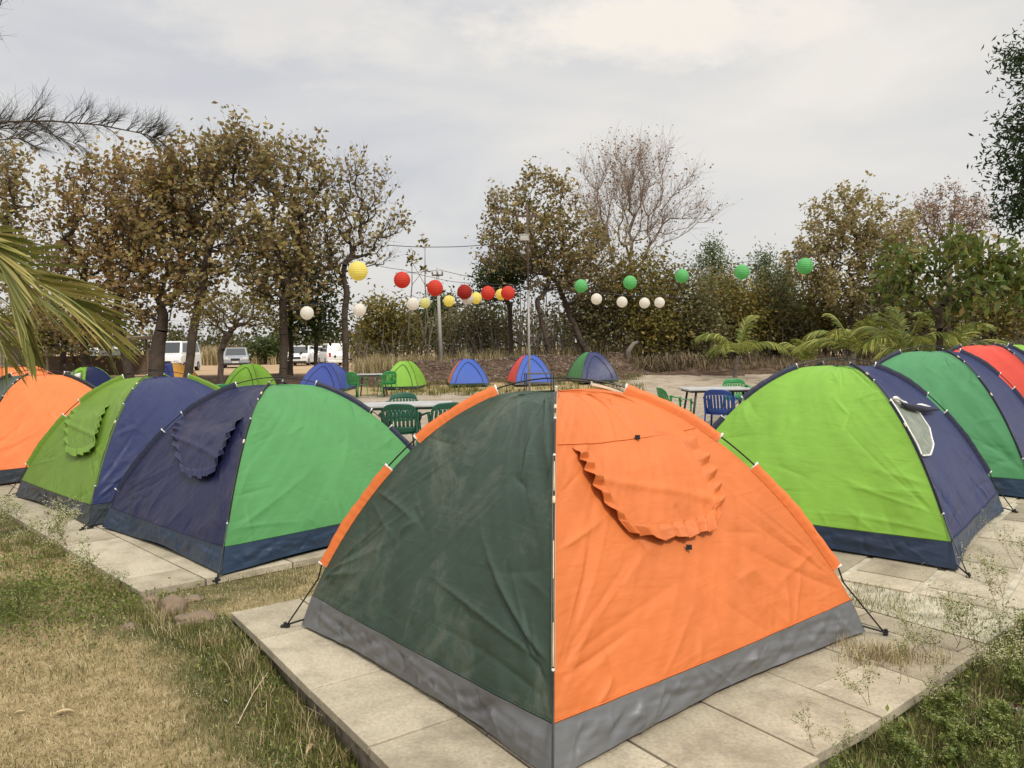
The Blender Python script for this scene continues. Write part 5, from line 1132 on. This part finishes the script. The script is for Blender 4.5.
sp = [(*G(a, b)[:2], s_) for a, b, s_ in [(45, 545, 1.3), (70, 560, 1.2), (20, 535, 1.2), (95, 575, 1.1), (60, 540, .9), (5, 530, 1.3), (110, 590, .7), (30, 560, 1.0), (695, 668, .6), (662, 640, .5)]]
sow(dryp, sp, 'thin dry branching weed along the edge of the left platform', 'dry branching weeds by the left platform')
p = G(420, 772); o = copy_tree(lushp[0]); o.location = (p[0], p[1], p[2]); o.scale = (.35,)*3; tagk(o, 'small green weed sprouting at the foot of the front platform edge', 'weed', None); o.pop('group', None) if 'group' in o else None
# sow small green ground cover among the weeds and on the left
def cover(name, spots, n, mat, sz, zs, r_):
    S_ = np.array(spots); k_ = r_.integers(0, len(S_), n); P_ = np.stack([S_[k_, 0]+r_.normal(size=n)*S_[k_, 2], S_[k_, 1]+r_.normal(size=n)*S_[k_, 2], np.zeros(n)], -1)
    ok = free(P_[:, 0], P_[:, 1]); P_ = P_[ok]; P_[:, 2] = gz(P_[:, 0], P_[:, 1])+abs(r_.normal(size=len(P_)))*zs; V, Q, a = leafcloud(P_, sz, .55, r_=r_, droop=-.3); o = big(name, V, Q, mat, attr=a); o['kind'] = 'stuff'
cover('low_ground_cover', [(wp0+wd*t+nrm*d)[:2].tolist()+[.20] for t in np.linspace(-.3, 3, 12) for d in (.22, .6, 1.0)], 6000, WLEAF, .026, .045, r_)
cover('left_ground_cover', [G(a, b)[:2].tolist()+[.25] for a, b in [(20, 560), (60, 580), (110, 600), (30, 600), (5, 620), (90, 615)]], 6000, WLEAF, .022, .03, r_)
cover('edge_ground_cover', [(PA0+PAu*t-PAv*.10)[:2].tolist()+[.09] for t in np.linspace(.4, 2.6, 12)], 2500, WLEAF, .02, .02, r_)

# litter -----------------------------------------------------------------------
LITW = simple('white_wrapper', (.7, .66, .66), .4); LITP = simple('pink_print', (.6, .12, .22), .4)
p = G(1019, 712); ew = empty('crumpled_wrapper', p+np.array([0, 0, .02]), .4, 'crumpled white and pink wrapper in the weeds at the lower right edge', 'wrapper')
U_, V_ = np.meshgrid(np.linspace(-1, 1, 14), np.linspace(-1, 1, 12)); m = MB(); m.grid(np.stack([U_*.05, V_*.03, .014*np.sin(U_*4+V_*3)+.01*np.sin(V_*7)], -1)); m.build('film', LITW, ew, smooth=True)
m = MB(); m.grid(np.stack([U_*.03, V_*.014, .0015+.014*np.sin(U_*.6*4+V_*.47*3)+.01*np.sin(V_*.47*7)], -1)); m.build('print', LITP, ew, smooth=True)
DLEAF = simple('dry_leaf', (.48, .36, .20), .8, var=.2)
for i, (a, b, ln, lab) in enumerate([(64, 716, .10, 'long pale dry leaf lying on the turf at the lower left'), (310, 753, .11, 'tan dry leaf lying on the turf by the front platform'), (226, 704, .03, 'small white scrap on the turf left of the front platform'), (20, 715, .05, 'short pale dry leaf near the lower left edge')]):
    p = G(a, b); t = np.linspace(0, 1, 12)[:, None]; s_ = np.array([[-1, 0, 1]]); m = MB(); P_ = np.stack([(t-.5)*ln+s_*0, s_*ln*.13*np.sin(math.pi*np.clip(t, .03, .97)), .015+.02*t*(1-t)*4*ln/.1-.004*abs(s_)+t*0], -1); m.grid(P_); o = m.build('fallen_leaf' if i != 2 else 'paper_scrap', DLEAF if i != 2 else LITW, None, smooth=True, solid=.001); o.location = p; o.rotation_euler = (0, .1, .5+i); tagk(o, lab, 'dry leaf' if i != 2 else 'paper scrap')
for i, (a, b, c_, d, lab) in enumerate([(238, 730, 268, 682, 'long pale straw stalk lying on the turf left of the front platform'), (305, 712, 362, 757, 'bent dry twig leaning against the foot of the front platform')]):
    p1, p2 = G(a, b), G(c_, d); m = MB(); m.tube([p1+[0, 0, .03], (p1+p2)/2+[0, 0, .06], p2+[0, 0, .05]], [.002, .0025, .0012], 5); o = m.build('dry_stalk', CREAMF, None); tagk(o, lab, 'stalk')
# stones and clods on the soil bank, gravel in the yard
r_ = np.random.default_rng(111)
def pebbles(name, P_, s0, s1, mat):
    n = len(P_); s_ = r_.uniform(s0, s1, n)[:, None, None]*r_.uniform(.6, 1.2, (n, 1, 3)); oc = np.array([[1, 0, 0], [0, 1, 0], [-1, 0, 0], [0, -1, 0], [0, 0, .7], [0, 0, -.7]])[None]*(1+r_.uniform(-.25, .25, (n, 6, 1)))
    V = (P_[:, None]+oc*s_).reshape(-1, 3); fq = np.array([[0, 1, 4], [1, 2, 4], [2, 3, 4], [3, 0, 4], [1, 0, 5], [2, 1, 5], [3, 2, 5], [0, 3, 5]]); o = big(name, V, (np.arange(n)[:, None, None]*6+fq[None]).reshape(-1, 3), mat, attr=np.repeat(r_.random(n), 6)); o['kind'] = 'stuff'
STN = leafmat('clod_colours', [(.06, .04, .03), (.12, .085, .06), (.13, .095, .07), (.26, .21, .17)], trans=0, rough=.9)
SAND_ = leafmat('gravel_colours', [(.28, .23, .17), (.42, .37, .29), (.56, .51, .43)], trans=0, rough=.9)
px = r_.uniform(375, 650, 3600); Y_ = r_.uniform(31, 35.5, 3600); P_ = np.array([gp(a, b) for a, b in zip(px, Y_)]); pebbles('bank_clods', P_, .02, .09, STN)
x = r_.uniform(-7, 9, 26000); y = r_.uniform(6.5, 24, 26000); ok = (area(x, y)[0] > .5) & free(x, y); x, y = x[ok], y[ok]; pebbles('yard_gravel', np.stack([x, y, gz(x, y)], -1), .006, .022, SAND_)
x = r_.uniform(-3.2, .8, 5000); y = r_.uniform(2, 6.5, 5000); ok = free(x, y); x, y = x[ok], y[ok]; pebbles('turf_grit', np.stack([x, y, gz(x, y)], -1), .002, .007, SAND_)

# vehicles ----------------------------------------------------------------------
def paint(n_, c): return simple(n_, c, .28, var=.04, scale=3)
GLASS = simple('car_glass', (.02, .025, .03), .12, spec=.8); TYRE = simple('tyre_rubber', (.015, .015, .015), .85); RIMM = simple('wheel_rim', (.35, .35, .36), .35, metal=.6)
HEADL = simple('headlight_lens', (.62, .62, .60), .12); TAILL = simple('tail_light_lens', (.45, .02, .02), .15); TRIM = simple('black_trim', (.02, .02, .022), .5); PLATE = simple('number_plate', (.6, .6, .55), .5)
def car(px, Y, yaw, mat, lab, L_=4.1, W_=1.72, H_=1.55, van=False, grille=TRIM):
    # local +X is the front; side outline lofted across with narrowing cabin
    base = gp(px, Y); e_ = empty('parked_car' if not van else 'parked_van', base, yaw, lab, 'van' if van else 'car', 'vehicles parked beyond the left trees')
    hl = L_/2; bt = .86*H_/1.5
    low = [(-hl, .35), (-hl+.02, .75), (-hl+.12, bt), (hl-.95, bt), (hl-.25, bt*.86), (hl-.02, .62), (hl, .35), (hl-.1, .22), (-hl+.1, .22)] if not van else [(-hl, .35), (-hl+.02, bt), (hl-.5, bt), (hl-.12, bt*.86), (hl, .6), (hl-.02, .3), (-hl+.1, .24)]
    m = MB(); ys = [(-1, .96), (-.9, 1.0), (.9, 1.0), (1, .96)]; n = len(low); V = []
    for f, s_ in ys:
        for (x_, z_1) in low: V.append((x_*s_, f*W_/2, .5+(z_1-.5)*(s_ if abs(f) == 1 else 1)))
    fc = [[i*n+j, i*n+(j+1) % n, (i+1)*n+(j+1) % n, (i+1)*n+j] for i in range(3) for j in range(n)]+[list(range(n))[::-1], [3*n+j for j in range(n)]]
    m.add(V, fc); m.build('body', mat, e_, bevel=.04)
    xr, xrt, xft, xf = (-hl+.15, -hl+.45, hl-1.85, hl-1.05) if not van else (-hl+.04, -hl+.14, hl-1.0, hl-.42)
    wt = W_*.40; wb = W_*.475; top = H_-.04
    V = [(xr, -wb, bt-.02), (xf, -wb, bt-.02), (xf, wb, bt-.02), (xr, wb, bt-.02), (xrt, -wt, top), (xft, -wt, top), (xft, wt, top), (xrt, wt, top)]
    m = MB(); m.add(V, [[0, 3, 2, 1], [4, 5, 6, 7], [0, 1, 5, 4], [1, 2, 6, 5], [2, 3, 7, 6], [3, 0, 4, 7]]); m.build('cabin', mat, e_, bevel=.05)
    V = np.array(V)
    def pane(q, a0, a1, b0, b1, nm, o_=.008):
        q = V[q]; p_ = lambda a, b: (q[0]*(1-a)+q[1]*a)*(1-b)+(q[3]*(1-a)+q[2]*a)*b
        P4 = np.array([p_(a0, b0), p_(a1, b0), p_(a1, b1), p_(a0, b1)]); nn = np.cross(P4[1]-P4[0], P4[3]-P4[0]); nn /= np.linalg.norm(nn); mm = MB(); P8 = np.concatenate([P4-nn*.01, P4+nn*o_]); mm.add(P8, [[3, 2, 1, 0], [4, 5, 6, 7], [0, 1, 5, 4], [1, 2, 6, 5], [2, 3, 7, 6], [3, 0, 4, 7]]); mm.build(nm, GLASS, e_)
    pane([1, 2, 6, 5], .07, .93, .10, .90, 'windscreen'); pane([3, 0, 4, 7], .08, .92, .15, .86, 'rear_window')
    for q in ([0, 1, 5, 4], [2, 3, 7, 6]):
        pane(q, .05, .34, .14, .86, 'side_window'); pane(q, .37, .64, .14, .86, 'side_window'); pane(q, .67, .95, .14, .86, 'side_window')
    for sx_ in (-1, 1):
        for sy_ in (-1, 1):
            cx_, cy_ = sx_*(hl-.75), sy_*(W_/2-.09); wm = MB(); a_ = np.array([cx_, cy_-.10, .31]); b_ = np.array([cx_, cy_+.10, .31])
            wm.tube([a_, b_], .31, 24); wh = wm.build('wheel', TYRE, e_, smooth=False, bevel=.02); rm = MB(); rm.tube([np.array([cx_, cy_-.112, .31]), np.array([cx_, cy_+.112, .31])], .19, 18); rm.build('rim', RIMM, wh)
            hm = MB(); hm.box((sx_*(hl-.06), sy_*W_*.36, .68 if sx_ > 0 else .82), (.12, .32, .16) if sx_ > 0 else (.10, .17, .32)); hm.build('headlight' if sx_ > 0 else 'tail_light', HEADL if sx_ > 0 else TAILL, e_, bevel=.02)
        pm = MB(); pm.box((sx_*(hl+.012), 0, .42), (.02, .45, .11)); pm.build('number_plate', PLATE, e_)
    gm_ = MB(); gm_.box((hl-.01, 0, .62), (.06, .62, .15)); gm_.build('grille', grille, e_, bevel=.01)
    for sx_ in (-1, 1): bm_ = MB(); bm_.box((sx_*(hl-.02), 0, .30), (.12, W_*.92, .16)); bm_.build('bumper', TRIM if sx_ > 0 else mat, e_, bevel=.03)
    for sy_ in (-1, 1): mm = MB(); mm.box((hl-1.30, sy_*(W_/2+.07), bt+.07), (.10, .18, .12)); mm.build('mirror', mat, e_, bevel=.02)
WHITEP = paint('white_car_paint', (.70, .70, .69)); GREYP = paint('silver_grey_car_paint', (.28, .29, .31))
car(110, 46, math.radians(-50), WHITEP, 'white car half hidden behind the leaning trunks at left', 4.0, H_=1.6)
car(178, 49, math.radians(-84), WHITEP, 'white van facing the camera between two thick trunks', 4.4, 1.75, 1.95, van=True)
car(237, 57, math.radians(-72), GREYP, 'silver grey car facing the camera beside the small twisted tree', 4.3, 1.8, 1.5)
car(302, 61, math.radians(-86), WHITEP, 'small white hatchback facing the camera between dark trunks', 3.7, 1.62, 1.6)
car(334, 60, math.radians(113), WHITEP, 'white people carrier seen from behind with a red tail light', 4.35, 1.74, 1.72)
car(322, 66, math.radians(100), WHITEP, 'white car mostly hidden behind the white people carrier', 4.2, 1.7, 1.55)
# motorcycle ------------------------------------------------------------------------
qb = gp(58, 21.5); mo = empty('motorcycle', qb, math.radians(8), 'black motorcycle parked behind the lime tent at left', 'motorcycle', None); mo.rotation_euler = (math.radians(0), math.radians(0), math.radians(12))
BLKP = paint('black_bike_paint', (.018, .018, .022)); CHR = simple('chrome', (.5, .5, .5), .2, metal=.9)
for x_ in (-.66, .66):
    a_ = np.linspace(0, 2*math.pi, 33); m = MB(); m.tube(np.stack([x_+np.cos(a_)*.26, a_*0, .30+np.sin(a_)*.26], -1), .045, 8, caps=False); wh = m.build('wheel', TYRE, mo, smooth=True)
    m = MB(); m.tube([(x_, -.06, .30), (x_, .06, .30)], .05, 10)
    for q in np.arange(0, 6.28, 6.28/8): m.tube([(x_, 0, .30), (x_+math.cos(q)*.25, 0, .30+math.sin(q)*.25)], .008, 4)
    m.build('rim', RIMM, wh)
    a_ = np.linspace(.5, 2.6, 12); m = MB(); m.grid(np.stack([np.stack([x_+np.cos(a_)*.34, a_*0+y_, .30+np.sin(a_)*.34], -1) for y_ in (-.06, 0, .06)], 1)); m.build('mudguard', BLKP, mo, smooth=True, solid=.01)
m = MB(); m.tube([(-.66, .05, .30), (-.2, .05, .34), (.15, 0, .42), (.42, 0, .86)], .03, 7); m.tube([(-.75, 0, .74), (-.2, 0, .70), (.42, 0, .84)], .028, 7); m.build('frame', BLKP, mo, smooth=True)
for y_ in (-.08, .08): m = MB(); m.tube([(-.66+1.32, y_, .30), (.42, y_, .95)], .022, 7); m.build('fork', CHR, mo, smooth=True)
th = np.linspace(0, 1, 14); m = MB(); m.tube(np.stack([.38-.55*th, th*0, .86-.06*th], -1), .05+.085*np.sin(math.pi*np.clip(th, .05, .95)), 12); m.build('fuel_tank', BLKP, mo, smooth=True)
m = MB(); m.box((-.42, 0, .82), (.68, .25, .10)); m.build('seat', TRIM, mo, bevel=.04)
m = MB(); m.box((.02, 0, .45), (.36, .24, .32)); m.build('engine', RIMM, mo, bevel=.04)
m = MB(); m.tube([(.10, .12, .32), (-.3, .16, .27), (-.85, .18, .36)], [.025, .03, .045], 8); m.build('exhaust', CHR, mo, smooth=True)
m = MB(); m.tube([(.28, -.36, 1.06), (.38, -.15, 1.04), (.42, 0, .98), (.38, .15, 1.04), (.28, .36, 1.06)], .016, 6); m.build('handlebar', CHR, mo, smooth=True)
m = MB(); m.tube([(.44, 0, .92), (.58, 0, .92)], [.06, .09], 14); m.build('headlight', HEADL, mo, smooth=True)
for y_ in (-.3, .3): m = MB(); m.tube([(.34, y_, 1.05), (.30, y_*1.15, 1.22)], .008, 5); m.tube([(.295, y_*1.15, 1.22), (.315, y_*1.15, 1.22)], .05, 12); m.build('mirror', TRIM, mo)

# sheds and fences at left -----------------------------------------------------------
THATCH = simple('thatch', (.12, .09, .06), .95, var=.4, scale=20, bump=1); WOOD = simple('weathered_wood', (.16, .11, .075), .85, var=.3, scale=12, bump=.4); PLAS = simple('pale_plaster', (.50, .42, .34), .9, var=.15, scale=3)
q = gp(80, 42); es = empty('open_shed', q, .05, 'low open shed with a dark flat roof behind the left trees', 'shed')
m = MB(); m.box((0, 0, 2.05), (6.8, 3.0, .14), rx=.05); m.build('roof', THATCH, es)
for x_ in (-3.1, -1, 1.1, 3.1):
    for y_ in (-1.3, 1.3): m = MB(); m.tube([(x_, y_, -.1), (x_, y_, 2.0)], .06, 7); m.build('post', WOOD, es)
m = MB(); m.box((0, 1.4, .55), (6.4, .08, 1.1)); m.build('back_wall', WOOD, es)
q = gp(-5, 34); eh = empty('hut', q, .1, 'small pale plastered hut at the far left edge behind the palm', 'hut')
m = MB(); m.box((0, 0, .95), (2.2, 2.2, 1.9)); m.build('wall', PLAS, eh); m = MB(); m.box((.25, -1.11, .7), (.62, .05, 1.4)); m.build('door', WOOD, eh)
m = MB(); m.add([(-1.5, -1.5, 1.88), (1.5, -1.5, 1.88), (1.5, 1.5, 1.88), (-1.5, 1.5, 1.88), (0, 0, 2.9)], [[3, 2, 1, 0], [0, 1, 4], [1, 2, 4], [2, 3, 4], [3, 0, 4]]); m.build('roof', THATCH, eh)
q = gp(205, 74); ef = empty('paling_fence', q, 0, 'brown upright paling fence across the field behind the parked van', 'fence'); m = MB(); r_ = np.random.default_rng(5)
for i in range(44): h_ = r_.uniform(1.3, 1.8); m.box((-3.4+i*.21, r_.normal()*.03, h_/2), (.15, .05, h_), a=None)
m.box((1, .05, .5), (8.8, .05, .1)); m.box((1, .05, 1.1), (8.8, .05, .1)); m.build('palings', WOOD, ef)
# stump and piled dry fronds by the wood
def drypile(px, Y, lab, seed):
    b = gp(px, Y); e_ = empty('dry_frond_pile', b, 0, lab, 'brush pile', 'piles of dry fronds by the roadside'); r_ = np.random.default_rng(seed); A_ = []; 
    n = 300; az = r_.uniform(0, 6.28, n); R_ = r_.uniform(.3, 1.3, n); c = np.stack([r_.normal(size=n)*.35, r_.normal(size=n)*.25, np.zeros(n)], -1); d = np.stack([np.cos(az), np.sin(az)*.6, az*0], -1); h_ = r_.uniform(.1, .75, n)
    a = c; mid = c+d*(R_*.4)[:, None]+np.array([0, 0, 1])*h_[:, None]; tip = c+d*R_[:, None]+np.array([0, 0, 1])*(h_*.35)[:, None]; w = np.stack([-np.sin(az), np.cos(az), az*0], -1)*.014
    V = np.stack([a-w, a+w, mid+w, mid-w, tip], 1).reshape(-1, 3); o5 = np.arange(n)[:, None]*5; big('fronds', V, np.concatenate([o5+np.array([[0, 1, 2]]), o5+np.array([[0, 2, 3]]), o5+np.array([[3, 2, 4]])]), BRUSHM, e_, attr=np.repeat(r_.random(n), 5))
drypile(655, 33, 'left pile of dry tan fronds at the roadside', 1); drypile(684, 34, 'right pile of dry tan fronds at the roadside, beside the palm', 2)
q = gp(628, 33.5); m = MB(); m.tube([(0, 0, -.1), (.02, 0, .3), (.25, .05, .62), (.45, .1, .7)], [.14, .11, .09, .06], 10); o = m.build('tree_stump', BARKG, None, smooth=True); o.location = q; tagk(o, 'grey broken tree stump above the navy and green small tent', 'stump')
